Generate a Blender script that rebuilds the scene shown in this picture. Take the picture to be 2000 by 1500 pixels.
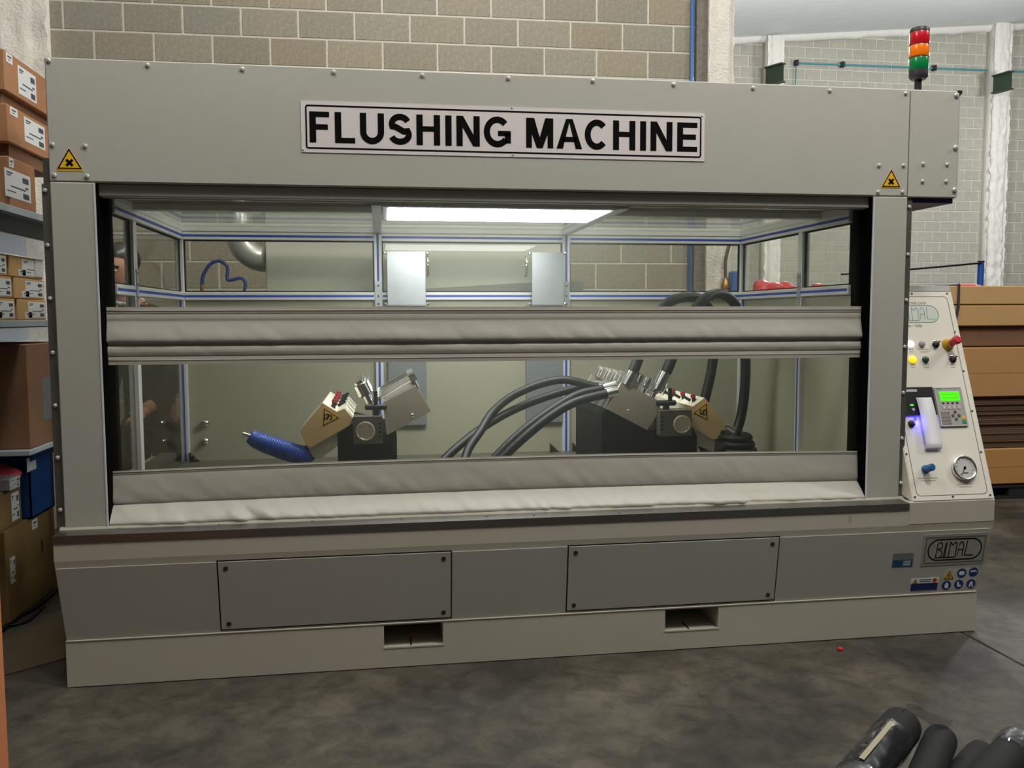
import bpy, math, random
from mathutils import Vector, Matrix, noise
random.seed(7)
for o in list(bpy.data.objects): bpy.data.objects.remove(o)
SC = bpy.context.scene
COL = SC.collection
PI = math.pi

# ------------------------------------------------------------------ camera
F = 1704.275
CAM = Vector((1.2783, -3.7074, 1.5002)); YAW, PITCH, ROLL = 0.1485, 0.0772, -0.0040
_f = Vector((math.sin(YAW)*math.cos(PITCH), math.cos(YAW)*math.cos(PITCH), -math.sin(PITCH)))
_r = Vector((math.cos(YAW), -math.sin(YAW), 0)); _u = _r.cross(_f)
_c, _s = math.cos(ROLL), math.sin(ROLL)
RT, UP, FW = _c*_r+_s*_u, -_s*_r+_c*_u, _f
cd = bpy.data.cameras.new('camera'); cam = bpy.data.objects.new('camera', cd); COL.objects.link(cam)
cd.sensor_width = 36; cd.lens = F*36/2000; cd.clip_start = .05; cd.clip_end = 200
cam.matrix_world = Matrix(((RT.x, UP.x, -FW.x, CAM.x), (RT.y, UP.y, -FW.y, CAM.y), (RT.z, UP.z, -FW.z, CAM.z), (0, 0, 0, 1)))
SC.camera = cam

# ------------------------------------------------------------------ world, lamps, exposure
W = bpy.data.worlds.new('world'); SC.world = W; W.use_nodes = True
W.node_tree.nodes['Background'].inputs[0].default_value = (.80, .88, 1, 1)
W.node_tree.nodes['Background'].inputs[1].default_value = .035
def lamp(name, loc, power, size, col=(1, .93, .82), rot=(0, 0, 0), sy=None):
    l = bpy.data.lights.new(name, 'AREA'); l.energy = power; l.color = col
    l.shape = 'RECTANGLE'; l.size = size; l.size_y = sy or size
    o = bpy.data.objects.new(name, l); COL.objects.link(o); o.location = loc; o.rotation_euler = rot
    return o
def bulb(name, loc, power, r=.25, col=(1, .93, .82)):
    l = bpy.data.lights.new(name, 'POINT'); l.energy = power; l.color = col; l.shadow_soft_size = r
    o = bpy.data.objects.new(name, l); COL.objects.link(o); o.location = loc
    return o
WARM = (1, .975, .92); COOL = (.90, .96, 1)
bulb('high_bay_lamp', (3.6, -1.9, 4.9), 270, .3, WARM)
bulb('high_bay_lamp', (.4, -1.3, 4.7), 140, .3, WARM)
bulb('high_bay_lamp', (8.0, -1.0, 5.4), 330, .3, WARM)
bulb('high_bay_lamp', (1.8, 1.0, 5.2), 95, .3, WARM)
bulb('high_bay_lamp', (7.0, 7.0, 4.9), 500, .3, COOL)
bulb('high_bay_lamp', (12.0, 7.0, 4.9), 560, .3, COOL)
SC.view_settings.view_transform = 'Standard'; SC.view_settings.look = 'None'
SC.view_settings.exposure = 0.0; SC.view_settings.gamma = 1; SC.view_settings.use_curve_mapping = False

# ------------------------------------------------------------------ projection helpers (photo pixel -> point on a real plane)
def ray(px, py): return RT*((px-1000)/F) + UP*(-(py-750)/F) + FW
def atY(px, py, Y): d = ray(px, py); return CAM + d*((Y-CAM.y)/d.y)
def atX(px, py, X): d = ray(px, py); return CAM + d*((X-CAM.x)/d.x)
def atZ(px, py, Z): d = ray(px, py); return CAM + d*((Z-CAM.z)/d.z)
class Fr:
    """a flat face in the scene: origin, two axes, normal towards the viewer"""
    def __init__(s, o, ex, ey):
        s.o = Vector(o); s.ex = Vector(ex).normalized(); s.ey = Vector(ey).normalized(); s.n = s.ex.cross(s.ey)
    def p(s, u, v, h=0): return s.o + s.ex*u + s.ey*v + s.n*h
    def uv(s, px, py):
        d = ray(px, py); q = CAM + d*((s.o-CAM).dot(s.n)/d.dot(s.n)) - s.o
        return q.dot(s.ex), q.dot(s.ey)

# ------------------------------------------------------------------ materials
MATS = {}
def lin(c): return tuple((x/255/12.92 if x/255 <= .04045 else ((x/255+.055)/1.055)**2.4) for x in c)
def mat(name, rgb, rough=.5, metal=0, var=0, vscale=8, bump=0, bscale=200, rnd=0, rgb2=None, emit=None, estr=0, spec=.5, stretch=None, alpha=None, coat=0):
    if name in MATS: return MATS[name]
    m = bpy.data.materials.new(name); m.use_nodes = True; nt = m.node_tree; N = nt.nodes; L = nt.links
    b = N['Principled BSDF']; c = lin(rgb)
    b.inputs['Roughness'].default_value = rough; b.inputs['Metallic'].default_value = metal
    b.inputs['Specular IOR Level'].default_value = spec; b.inputs['Coat Weight'].default_value = coat
    b.inputs['Base Color'].default_value = (*c, 1)
    if emit: b.inputs['Emission Color'].default_value = (*lin(emit), 1); b.inputs['Emission Strength'].default_value = estr
    tc = N.new('ShaderNodeTexCoord')
    src = tc.outputs['Object']
    if stretch:
        mp = N.new('ShaderNodeMapping'); mp.inputs['Scale'].default_value = stretch; L.new(src, mp.inputs[0]); src = mp.outputs[0]
    out = None
    if var or rnd:
        fac = None
        if var:
            n = N.new('ShaderNodeTexNoise'); n.inputs['Scale'].default_value = vscale; n.inputs['Detail'].default_value = 6; n.inputs['Roughness'].default_value = .65
            L.new(src, n.inputs['Vector'])
            r = N.new('ShaderNodeMapRange'); r.inputs[1].default_value = .25; r.inputs[2].default_value = .75
            r.inputs[3].default_value = 1-var; r.inputs[4].default_value = 1+var; L.new(n.outputs['Fac'], r.inputs[0]); fac = r.outputs[0]
        if rnd:
            oi = N.new('ShaderNodeObjectInfo'); g = N.new('ShaderNodeNewGeometry')
            ad = N.new('ShaderNodeMath'); ad.operation = 'ADD'; L.new(oi.outputs['Random'], ad.inputs[0]); L.new(g.outputs['Random Per Island'], ad.inputs[1])
            fr = N.new('ShaderNodeMath'); fr.operation = 'FRACT'; L.new(ad.outputs[0], fr.inputs[0])
            r2 = N.new('ShaderNodeMapRange'); r2.inputs[3].default_value = 1-rnd; r2.inputs[4].default_value = 1+rnd; L.new(fr.outputs[0], r2.inputs[0])
            if fac:
                mm = N.new('ShaderNodeMath'); mm.operation = 'MULTIPLY'; L.new(fac, mm.inputs[0]); L.new(r2.outputs[0], mm.inputs[1]); fac = mm.outputs[0]
            else: fac = r2.outputs[0]
        vm = N.new('ShaderNodeVectorMath'); vm.operation = 'SCALE'; vm.inputs[0].default_value = c; L.new(fac, vm.inputs['Scale'])
        if rgb2 and rnd:
            f2 = N.new('ShaderNodeMath'); f2.operation = 'MULTIPLY'; f2.inputs[1].default_value = 7.31; L.new(fr.outputs[0], f2.inputs[0])
            f3 = N.new('ShaderNodeMath'); f3.operation = 'FRACT'; L.new(f2.outputs[0], f3.inputs[0])
            mx = N.new('ShaderNodeMix'); mx.data_type = 'RGBA'; mx.inputs[6].default_value = (*c, 1); mx.inputs[7].default_value = (*lin(rgb2), 1)
            L.new(f3.outputs[0], mx.inputs[0]); L.new(mx.outputs[2], vm.inputs[0])
        L.new(vm.outputs[0], b.inputs['Base Color'])
    if bump:
        n = N.new('ShaderNodeTexNoise'); n.inputs['Scale'].default_value = bscale; n.inputs['Detail'].default_value = 4; L.new(src, n.inputs['Vector'])
        bp = N.new('ShaderNodeBump'); bp.inputs['Strength'].default_value = bump; bp.inputs['Distance'].default_value = .01
        L.new(n.outputs['Fac'], bp.inputs['Height']); L.new(bp.outputs[0], b.inputs['Normal'])
    MATS[name] = m; return m
def clear(name, tint=(235, 240, 232), rough=.03, haze=.04, ior=1.35, hz=(200, 205, 190), bump=0):
    m = bpy.data.materials.new(name); m.use_nodes = True; nt = m.node_tree; N = nt.nodes; L = nt.links
    for n in list(N): N.remove(n)
    out = N.new('ShaderNodeOutputMaterial'); t = N.new('ShaderNodeBsdfTransparent'); t.inputs[0].default_value = (*lin(tint), 1)
    g = N.new('ShaderNodeBsdfGlossy'); g.inputs['Roughness'].default_value = rough
    d = N.new('ShaderNodeBsdfTranslucent'); d.inputs[0].default_value = (*lin(hz), 1)
    f = N.new('ShaderNodeFresnel'); f.inputs[0].default_value = ior
    a = N.new('ShaderNodeMixShader'); a.inputs[0].default_value = haze; b = N.new('ShaderNodeMixShader')
    L.new(t.outputs[0], a.inputs[1]); L.new(d.outputs[0], a.inputs[2]); ge = N.new('ShaderNodeNewGeometry'); iv = N.new('ShaderNodeMath'); iv.operation = 'SUBTRACT'; iv.inputs[0].default_value = 1; L.new(ge.outputs['Backfacing'], iv.inputs[1])
    mu = N.new('ShaderNodeMath'); mu.operation = 'MULTIPLY'; L.new(f.outputs[0], mu.inputs[0]); L.new(iv.outputs[0], mu.inputs[1]); L.new(mu.outputs[0], b.inputs[0])
    L.new(a.outputs[0], b.inputs[1]); L.new(g.outputs[0], b.inputs[2]); L.new(b.outputs[0], out.inputs[0])
    if bump:
        tc = N.new('ShaderNodeTexCoord'); n = N.new('ShaderNodeTexNoise'); n.inputs['Scale'].default_value = 6; L.new(tc.outputs['Object'], n.inputs['Vector'])
        bp = N.new('ShaderNodeBump'); bp.inputs['Strength'].default_value = bump; bp.inputs['Distance'].default_value = .05
        L.new(n.outputs['Fac'], bp.inputs['Height']); L.new(bp.outputs[0], g.inputs['Normal'])
    MATS[name] = m; return m
PAINT = mat('grey_powder_coat', (180, 178, 168), .5, var=.03, vscale=3, bump=.12, bscale=500)
PAINT2 = mat('cream_powder_coat', (190, 184, 168), .5, var=.03, vscale=3, bump=.1, bscale=500)
PANEL = mat('console_faceplate_cream', (232, 226, 213), .4)
STEEL = mat('brushed_steel', (150, 148, 144), .38, 1, var=.12, vscale=20, stretch=(1, 30, 30))
DSTEEL = mat('dull_steel', (128, 124, 116), .5, .8, var=.1, vscale=12)
ALU = mat('anodised_aluminium', (214, 216, 216), .4, .3)
BLUE = mat('blue_slot_cover', (28, 62, 160), .45)
ZINC = mat('galvanised_sheet', (196, 202, 204), .34, .85, var=.06, vscale=14)
CHROME = mat('bright_chrome', (225, 225, 225), .14, 1)
BLACK = mat('black_plastic', (22, 22, 23), .45)
RUBBER = mat('black_rubber_hose', (13, 14, 13), .5, spec=.35)
BRUSH = mat('black_seal_strip', (3, 3, 3), .95, spec=.05)
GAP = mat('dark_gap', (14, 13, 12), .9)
WHITE = mat('white_print_film', (225, 225, 222), .5)
SIGNW = mat('white_sign_sheet', (222, 214, 212), .45)
INK = mat('black_ink', (5, 5, 4), .8, spec=.1)
YEL = mat('warning_yellow', (236, 186, 30), .5)
SBLUE = mat('sign_blue', (22, 52, 120), .5)
BLOCK = mat('concrete_block', (149, 145, 132), .95, var=.24, vscale=45, bump=.7, bscale=150, rnd=.08, rgb2=(157, 147, 127))
FBLOCK = mat('far_concrete_block', (168, 163, 151), .95, var=.1, vscale=10, rnd=.05, rgb2=(170, 163, 148))
MORTAR = mat('pale_mortar', (200, 195, 182), .95, var=.08, vscale=20, bump=.4, bscale=90)
SPRAY = mat('white_sprayed_plaster', (226, 220, 210), .95, var=.08, vscale=25, bump=1.0, bscale=60)
CARD = mat('brown_cardboard', (160, 114, 78), .85, var=.06, vscale=6, rnd=.05)
CARDT = mat('tan_cardboard', (186, 148, 98), .85, var=.05, vscale=5, rnd=.05)
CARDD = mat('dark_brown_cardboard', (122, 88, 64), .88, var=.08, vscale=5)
FABRIC = mat('grey_pvc_fabric', (182, 178, 167), .45, var=.03, vscale=10, bump=.04, bscale=40)
GLASS = clear('clear_acrylic_pane', (250, 251, 248), .02, .02, 1.4)
ROOFG = clear('clear_roof_sheet', (246, 248, 245), .05, .10, 1.6)
PVC = clear('clear_pvc_curtain', (247, 247, 242), .10, .05, 1.35, bump=.1)
WRAP = clear('clear_stretch_wrap', (225, 225, 228), .10, .10, 1.9, (230, 230, 235), bump=1.0)

# ------------------------------------------------------------------ mesh builder
def col_link(o): COL.objects.link(o); return o
ORI = {}
class MB:
    def __init__(s): s.v = []; s.f = []
    def add(s, vs, fs):
        n = len(s.v); s.v += [Vector(v) for v in vs]; s.f += [tuple(i+n for i in f) for f in fs]; return s
    def box(s, lo, hi, b=0):
        x0, y0, z0 = lo; x1, y1, z1 = hi
        if b <= 0:
            return s.add([(x0,y0,z0),(x1,y0,z0),(x1,y1,z0),(x0,y1,z0),(x0,y0,z1),(x1,y0,z1),(x1,y1,z1),(x0,y1,z1)],
                         [(0,3,2,1),(4,5,6,7),(0,1,5,4),(1,2,6,5),(2,3,7,6),(3,0,4,7)])
        V = []; idx = {}
        L = (lo, hi)
        for i in (0, 1):
            for j in (0, 1):
                for k in (0, 1):
                    P = [L[i][0], L[j][1], L[k][2]]; sg = [1 if q == 0 else -1 for q in (i, j, k)]
                    for a in range(3):
                        q = list(P)
                        for c in range(3):
                            if c != a: q[c] += sg[c]*b
                        idx[(i, j, k, a)] = len(V); V.append(q)
        Fc = []
        for a in range(3):
            b1, c1 = (a+1) % 3, (a+2) % 3
            for e in (0, 1):
                q = []
                for (m, n) in ((0, 0), (1, 0), (1, 1), (0, 1)):
                    t = [0, 0, 0]; t[a] = e; t[b1] = m; t[c1] = n; q.append(idx[(*t, a)])
                Fc.append(tuple(q if e else q[::-1]))
        for a in range(3):  # edges along axis a
            b1, c1 = (a+1) % 3, (a+2) % 3
            for m in (0, 1):
                for n in (0, 1):
                    t0 = [0]*3; t1 = [0]*3; t1[a] = 1
                    for t in (t0, t1): t[b1] = m; t[c1] = n
                    q = [idx[(*t0, b1)], idx[(*t1, b1)], idx[(*t1, c1)], idx[(*t0, c1)]]
                    Fc.append(tuple(q if (m ^ n) == 0 else q[::-1]))
        for i in (0, 1):
            for j in (0, 1):
                for k in (0, 1):
                    q = [idx[(i, j, k, a)] for a in range(3)]
                    Fc.append(tuple(q if (i+j+k) % 2 else q[::-1]))
        return s.add(V, Fc)
    def plate(s, fr, poly, h0, h1):
        """prism standing on a face frame"""
        A = 0
        for i in range(len(poly)):
            (x0, y0), (x1, y1) = poly[i], poly[(i+1) % len(poly)]; A += x0*y1-x1*y0
        if A < 0: poly = poly[::-1]
        n = len(poly)
        vs = [fr.p(u, v, h0) for u, v in poly] + [fr.p(u, v, h1) for u, v in poly]
        fs = [tuple(range(n))[::-1], tuple(range(n, 2*n))] + [(i, (i+1) % n, n+(i+1) % n, n+i) for i in range(n)]
        return s.add(vs, fs)
    def rect(s, fr, u0, v0, u1, v1, h0, h1): return s.plate(fr, [(u0, v0), (u1, v0), (u1, v1), (u0, v1)], h0, h1)
    def stroke(s, fr, pts, w, h0, h1, closed=False):
        n = len(pts); Lf = []; Rg = []
        for i in range(n):
            p = Vector(pts[i]); a = Vector(pts[i-1]) if (i or closed) else None; b = Vector(pts[(i+1) % n]) if (i < n-1 or closed) else None
            d1 = (p-a).normalized() if a is not None else (b-p).normalized(); d2 = (b-p).normalized() if b is not None else d1
            t = (d1+d2); t = t.normalized() if t.length > 1e-6 else d1
            nn = Vector((-t.y, t.x)); k = w/2/max(.35, nn.dot(Vector((-d1.y, d1.x))))
            Lf.append(p+nn*k); Rg.append(p-nn*k)
        for i in range(n if closed else n-1):
            j = (i+1) % n
            s.plate(fr, [tuple(Rg[i]), tuple(Rg[j]), tuple(Lf[j]), tuple(Lf[i])], h0, h1)
        return s
    def cyl(s, p0, p1, r0, r1=None, seg=16, caps=True):
        r1 = r0 if r1 is None else r1; p0 = Vector(p0); p1 = Vector(p1); d = (p1-p0).normalized()
        a = d.orthogonal().normalized(); b = d.cross(a)
        vs = []
        for p, r in ((p0, r0), (p1, r1)):
            for i in range(seg):
                t = 2*PI*i/seg; vs.append(p + a*(r*math.cos(t)) + b*(r*math.sin(t)))
        fs = [(i, (i+1) % seg, seg+(i+1) % seg, seg+i) for i in range(seg)]
        if caps: fs += [tuple(range(seg))[::-1], tuple(range(seg, 2*seg))]
        return s.add(vs, fs)
    def lathe(s, o, axis, prof, seg=20):
        """prof: list of (radius, height along axis)"""
        o = Vector(o); d = Vector(axis).normalized(); a = d.orthogonal().normalized(); b = d.cross(a); vs = []; fs = []
        for r, h in prof:
            for i in range(seg):
                t = 2*PI*i/seg; vs.append(o + d*h + a*(r*math.cos(t)) + b*(r*math.sin(t)))
        for k in range(len(prof)-1):
            for i in range(seg):
                j = (i+1) % seg; fs.append((k*seg+i, k*seg+j, (k+1)*seg+j, (k+1)*seg+i))
        m = len(prof)-1; fs += [tuple(range(seg))[::-1], tuple(range(m*seg, (m+1)*seg))]
        return s.add(vs, fs)
    def tube(s, pts, r, seg=10, caps=True):
        pts = [Vector(p) for p in pts]; n = len(pts); vs = []; fs = []; a = None
        for i, p in enumerate(pts):
            d = (pts[min(n-1, i+1)]-pts[max(0, i-1)]).normalized()
            if a is None: a = d.orthogonal().normalized()
            a = (a-d*a.dot(d)).normalized(); b = d.cross(a); rr = r[i] if isinstance(r, (list, tuple)) else r
            for k in range(seg):
                t = 2*PI*k/seg; vs.append(p + a*(rr*math.cos(t)) + b*(rr*math.sin(t)))
        for i in range(n-1):
            for k in range(seg):
                l = (k+1) % seg; fs.append((i*seg+k, i*seg+l, (i+1)*seg+l, (i+1)*seg+k))
        if caps: fs += [tuple(range(seg))[::-1], tuple(range((n-1)*seg, n*seg))]
        return s.add(vs, fs)
    def ell(s, c, rx, ry, rz, seg=14, rings=9):
        c = Vector(c); vs = []; fs = []
        for i in range(rings+1):
            ph = PI*i/rings
            for k in range(seg):
                t = 2*PI*k/seg; vs.append(c+Vector((rx*math.sin(ph)*math.cos(t), ry*math.sin(ph)*math.sin(t), -rz*math.cos(ph))))
        for i in range(rings):
            for k in range(seg):
                l = (k+1) % seg; fs.append((i*seg+k, i*seg+l, (i+1)*seg+l, (i+1)*seg+k))
        return s.add(vs, fs)
    def grid(s, fn, nu, nv, flip=False):
        vs = [fn(i/nu, j/nv) for j in range(nv+1) for i in range(nu+1)]; w = nu+1
        fs = [(j*w+i, j*w+i+1, (j+1)*w+i+1, (j+1)*w+i) for j in range(nv) for i in range(nu)]
        return s.add(vs, [f[::-1] for f in fs] if flip else fs)
    def mesh(s, name, m, o=Vector((0, 0, 0)), smooth=False):
        me = bpy.data.meshes.new(name); me.from_pydata([tuple(v-o) for v in s.v], [], s.f); me.materials.append(m)
        me.validate(); me.update()
        if smooth: me.shade_smooth() if smooth is True else sm_angle(me, smooth)
        return me
    def build(s, name, m, parent=None, smooth=False, **kw):
        o = ORI.get(parent.name, Vector((0, 0, 0))) if parent else kw.pop('org', Vector((0, 0, 0)))
        ob = bpy.data.objects.new(name, s.mesh(name, m, o, smooth)); col_link(ob)
        if parent: ob.parent = parent; ORI[ob.name] = o
        else: ob.location = o; ORI[ob.name] = Vector(o)
        for k, v in kw.items(): ob[k] = v
        return ob
def sm_angle(me, ang):
    me.shade_smooth()
    try: me.set_sharp_from_angle(angle=math.radians(ang))
    except Exception: pass
def thing(name, loc, label, cat, group=None):
    o = bpy.data.objects.new(name, None); col_link(o); o.location = loc; o.empty_display_size = .1; ORI[o.name] = Vector(loc)
    o['label'] = label; o['category'] = cat
    if group: o['group'] = group
    return o
def tag(o, label, cat, group=None):
    o['label'] = label; o['category'] = cat
    if group: o['group'] = group
    return o
def copy_at(name, me, parent, loc, rot=None):
    """a piece sharing mesh data, its own origin at loc (world)"""
    o = bpy.data.objects.new(name, me); col_link(o)
    o.location = Vector(loc) - (ORI.get(parent.name, Vector((0, 0, 0))) if parent else Vector((0, 0, 0)))
    if rot: o.rotation_euler = rot
    if parent: o.parent = parent
    return o
def spline(pts, n=8):
    """Catmull-Rom through points"""
    P = [Vector(p) for p in pts]; P = [P[0]*2-P[1]] + P + [P[-1]*2-P[-2]]; out = []
    for i in range(1, len(P)-2):
        for k in range(n):
            t = k/n; a, b, c, d = P[i-1], P[i], P[i+1], P[i+2]
            out.append(.5*((2*b)+(c-a)*t+(2*a-5*b+4*c-d)*t*t+(3*b-a-3*c+d)*t**3))
    out.append(P[-2]); return out
def arc(cx, cy, rx, ry, a0, a1, n=10):
    return [(cx+rx*math.cos(math.radians(a0+(a1-a0)*i/n)), cy+ry*math.sin(math.radians(a0+(a1-a0)*i/n))) for i in range(n+1)]
def rrect(u0, v0, u1, v1, r, n=5):
    return arc(u1-r, v1-r, r, r, 0, 90, n)+arc(u0+r, v1-r, r, r, 90, 180, n)+arc(u0+r, v0+r, r, r, 180, 270, n)+arc(u1-r, v0+r, r, r, 270, 360, n)
def text_on(fr, body, u, v, size, m, parent, name='lettering', h=.0012):
    c = bpy.data.curves.new('t', 'FONT'); c.body = body; c.size = size
    o = bpy.data.objects.new('t', c); col_link(o); bpy.context.view_layer.update()
    me = bpy.data.meshes.new_from_object(o.evaluated_get(bpy.context.evaluated_depsgraph_get()))
    org = ORI[parent.name]
    for vt in me.vertices: vt.co = fr.p(u+vt.co.x, v+vt.co.y, h) - org
    me.materials.clear(); me.materials.append(m); bpy.data.objects.remove(o); bpy.data.curves.remove(c)
    ob = bpy.data.objects.new(name, me); col_link(ob); ob.parent = parent; ORI[ob.name] = org
    return ob
FRONT = Fr((0, 0, 0), (1, 0, 0), (0, 0, 1))

# ================================================================== THE HALL
# floor: two cast slabs with a contraction joint between them
def floor_mat():
    m = bpy.data.materials.new('stained_concrete'); m.use_nodes = True; nt = m.node_tree; N = nt.nodes; L = nt.links; b = N['Principled BSDF']
    tc = N.new('ShaderNodeTexCoord'); n1 = N.new('ShaderNodeTexNoise'); n1.inputs['Scale'].default_value = 1.3; n1.inputs['Detail'].default_value = 8; n1.inputs['Roughness'].default_value = .62
    n2 = N.new('ShaderNodeTexNoise'); n2.inputs['Scale'].default_value = 7; n2.inputs['Detail'].default_value = 10; n2.inputs['Roughness'].default_value = .7; n2.inputs['Distortion'].default_value = .4
    n3 = N.new('ShaderNodeTexNoise'); n3.inputs['Scale'].default_value = 60; n3.inputs['Detail'].default_value = 4
    for n in (n1, n2, n3): L.new(tc.outputs['Object'], n.inputs['Vector'])
    r1 = N.new('ShaderNodeValToRGB'); e = r1.color_ramp.elements
    e[0].position = .36; e[0].color = (*lin((54, 52, 47)), 1); e[1].position = .66; e[1].color = (*lin((93, 87, 77)), 1)
    r2 = N.new('ShaderNodeValToRGB'); e = r2.color_ramp.elements
    e[0].position = .36; e[0].color = (.50, .50, .50, 1); e[1].position = .60; e[1].color = (1.12, 1.10, 1.06, 1)
    r3 = N.new('ShaderNodeMapRange'); r3.inputs[3].default_value = .8; r3.inputs[4].default_value = 1.2
    L.new(n1.outputs[0], r1.inputs[0]); L.new(n2.outputs[0], r2.inputs[0]); L.new(n3.outputs[0], r3.inputs[0])
    mx = N.new('ShaderNodeMix'); mx.data_type = 'RGBA'; mx.blend_type = 'MULTIPLY'; mx.inputs[0].default_value = 1
    L.new(r1.outputs[0], mx.inputs[6]); L.new(r2.outputs[0], mx.inputs[7])
    vm = N.new('ShaderNodeVectorMath'); vm.operation = 'SCALE'; L.new(mx.outputs[2], vm.inputs[0]); L.new(r3.outputs[0], vm.inputs['Scale'])
    L.new(vm.outputs[0], b.inputs['Base Color']); b.inputs['Roughness'].default_value = .62; b.inputs['Specular IOR Level'].default_value = .35
    bp = N.new('ShaderNodeBump'); bp.inputs['Strength'].default_value = .15; bp.inputs['Distance'].default_value = .01; L.new(n2.outputs[0], bp.inputs['Height']); L.new(bp.outputs[0], b.inputs['Normal'])
    return m
FLOOR = floor_mat()
mb = MB(); mb.box((-6, -9, -.2), (3.975, 14, 0), .004); mb.box((3.983, -9, -.2), (18, 14, 0), .004); mb.box((-6, -9, -.25), (18, 14, -.02))
mb.build('floor', FLOOR, kind='structure')

# back wall of hollow blocks, behind the machine
WA = -.0129
WO = Vector((-.8776, 2.9376, 0))
wroot = MB().box((-.25, .004, 0), (4.75, .2, 5.1)).build('wall_back', MORTAR, kind='structure', label='wall of grey concrete blocks behind the machine')
wroot.location = WO; wroot.rotation_euler = (0, 0, WA)
ORI[wroot.name] = Vector((0, 0, 0))
bm_full = MB().box((-.193, 0, -.0935), (.193, .03, .0935), .003).mesh('block', BLOCK)
ZC = 3.507 - .2*17
for r in range(0, 21):
    z = ZC + .2*r + .1
    odd = (r % 2 == 0)
    for i in range(-1, 13):
        x = .4*i + (.2 if r % 2 == 1 else .4) - (0 if True else 0)
        if x < -.25 or x > 4.65: continue
        b = copy_at('block', bm_full, None, (x, 0, z)); b.parent = wroot
# steel stanchion edge + blue air pipe + white sprayed column right of the wall
o = MB().box((3.69, 2.835, 0), (3.775, 2.93, 5.1), .003).build('trim_1', mat('dark_steel_stanchion', (118, 112, 104), .7, .2, var=.35, vscale=40), kind='structure', label='dark steel stanchion strip beside the white column')
def spray_col(name, x0, x1, y, z0, z1, d, amp, label, m=SPRAY):
    mb = MB(); nx = max(6, int((x1-x0)/.02)); nz = int((z1-z0)/.04)
    def fn(u, v):
        x = x0+(x1-x0)*u; z = z0+(z1-z0)*v; e = min(u, 1-u)
        k = min(1, .3/(x1-x0)); n = noise.noise((x*14*k, z*9*k, 3))*amp + noise.noise((x*40*k, z*40*k, 7))*amp*.5
        xo = (noise.noise((z*9, u*3, 1))*amp*1.2) if e < .2 else 0
        return Vector((x+xo, y - n - (.03 if .2 < u < .8 else 0), z))
    mb.grid(fn, nx, nz)
    mb.box((x0+.01, y+.02, z0), (x1-.01, y+d, z1))
    return mb.build(name, m, smooth=True, kind='structure', label=label)
spray_col('trim_2', 3.778, 3.975, 2.80, 0, 5.2, .3, .012, 'white rough-sprayed column at the end of the block wall')
spray_col('wall_left', -1.55, -.955, 2.84, 0, 5.2, .3, .025, 'white rough-sprayed wall left of the blocks')
MB().box((-1.75, 2.60, 0), (-1.235, 3.1, 5.2), .01).build('trim_3', mat('pale_grey_render', (190, 190, 190), .9, var=.05), kind='structure', label='smooth pale grey pier at the left edge')
MB().box((-6, 3.05, 0), (-1.70, 3.25, 5.3)).build('wall_rear_left', mat('pale_grey_render', (190, 190, 190), .9), kind='structure', label='plain pale wall beyond the left pier')
mb = MB(); mb.tube([(3.660, 2.855, .3), (3.660, 2.855, 5.1)], .013, 10)
o = mb.build('air_pipe', mat('blue_air_pipe', (58, 108, 178), .4), smooth=True); tag(o, 'thin blue vertical pipe running up the block wall', 'pipe')

# far wall, ceiling, columns
YF = 12.1
MB().box((4.2, YF+.008, 0), (17.5, YF+.3, 7.6)).build('wall_far', MORTAR, kind='structure', label='distant block wall behind the cardboard stacks')
wf = bpy.data.objects['wall_far']
BW, BH = .32, .2
fm = MB().box((-BW/2+.008, 0, -BH/2+.008), (BW/2-.008, .03, BH/2-.008), .006).mesh('block', FBLOCK)
def pix(P):
    d = Vector(P)-CAM; z = d.dot(FW); return 1000+F*d.dot(RT)/z, 750-F*d.dot(UP)/z
cand = []; rest = MB()
roofz = lambda x: 6.601 + (x-7.841)*.086
for r in range(1, 37):
    z = BH*r+.02
    for i in range(0, 30):
        x = 6.2 + BW*i + (BW/2 if r % 2 else 0)
        if z+BH*.2 > roofz(x): continue
        px, py = pix((x, YF, z))
        vis = (1430 < px < 2020 and py < 175) or (1872 < px < 2020 and py < 560) or (1788 < px < 1875 and 385 < py < 555)
        if vis: cand.append((x, z))
        elif px > 1400 and px < 2100 and z > .9: rest.box((x-BW/2+.008, YF, z-BH/2+.008), (x+BW/2-.008, YF+.03, z+BH/2-.008))
cand.sort(key=lambda q: (q[0]-CAM.x)**2 + (q[1]-1.5)**2)
for x, z in cand[:298]:
    copy_at('block', fm, wf, (x, YF, z))
for x, z in cand[298:]: rest.box((x-BW/2+.008, YF, z-BH/2+.008), (x+BW/2-.008, YF+.03, z+BH/2-.008))
rest.build('distant_blocks', FBLOCK, wf, kind='stuff')
CEIL = mat('grey_white_roof_panel', (226, 228, 226), .8, var=.07, vscale=5, stretch=(.35, 4, 4), bump=.2, bscale=20)
x0, x1 = -6, 18
MB().add([(x0, -9, roofz(x0)), (x1, -9, roofz(x1)), (x1, 13, roofz(x1)), (x0, 13, roofz(x0)), (x0, -9, roofz(x0)+.2), (x1, -9, roofz(x1)+.2), (x1, 13, roofz(x1)+.2), (x0, 13, roofz(x0)+.2)],
         [(0, 1, 2, 3), (7, 6, 5, 4), (0, 4, 5, 1), (1, 5, 6, 2), (2, 6, 7, 3), (3, 7, 4, 0)]).build('ceiling', CEIL, kind='structure', label='pale sloping roof panels above the hall')
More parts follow.
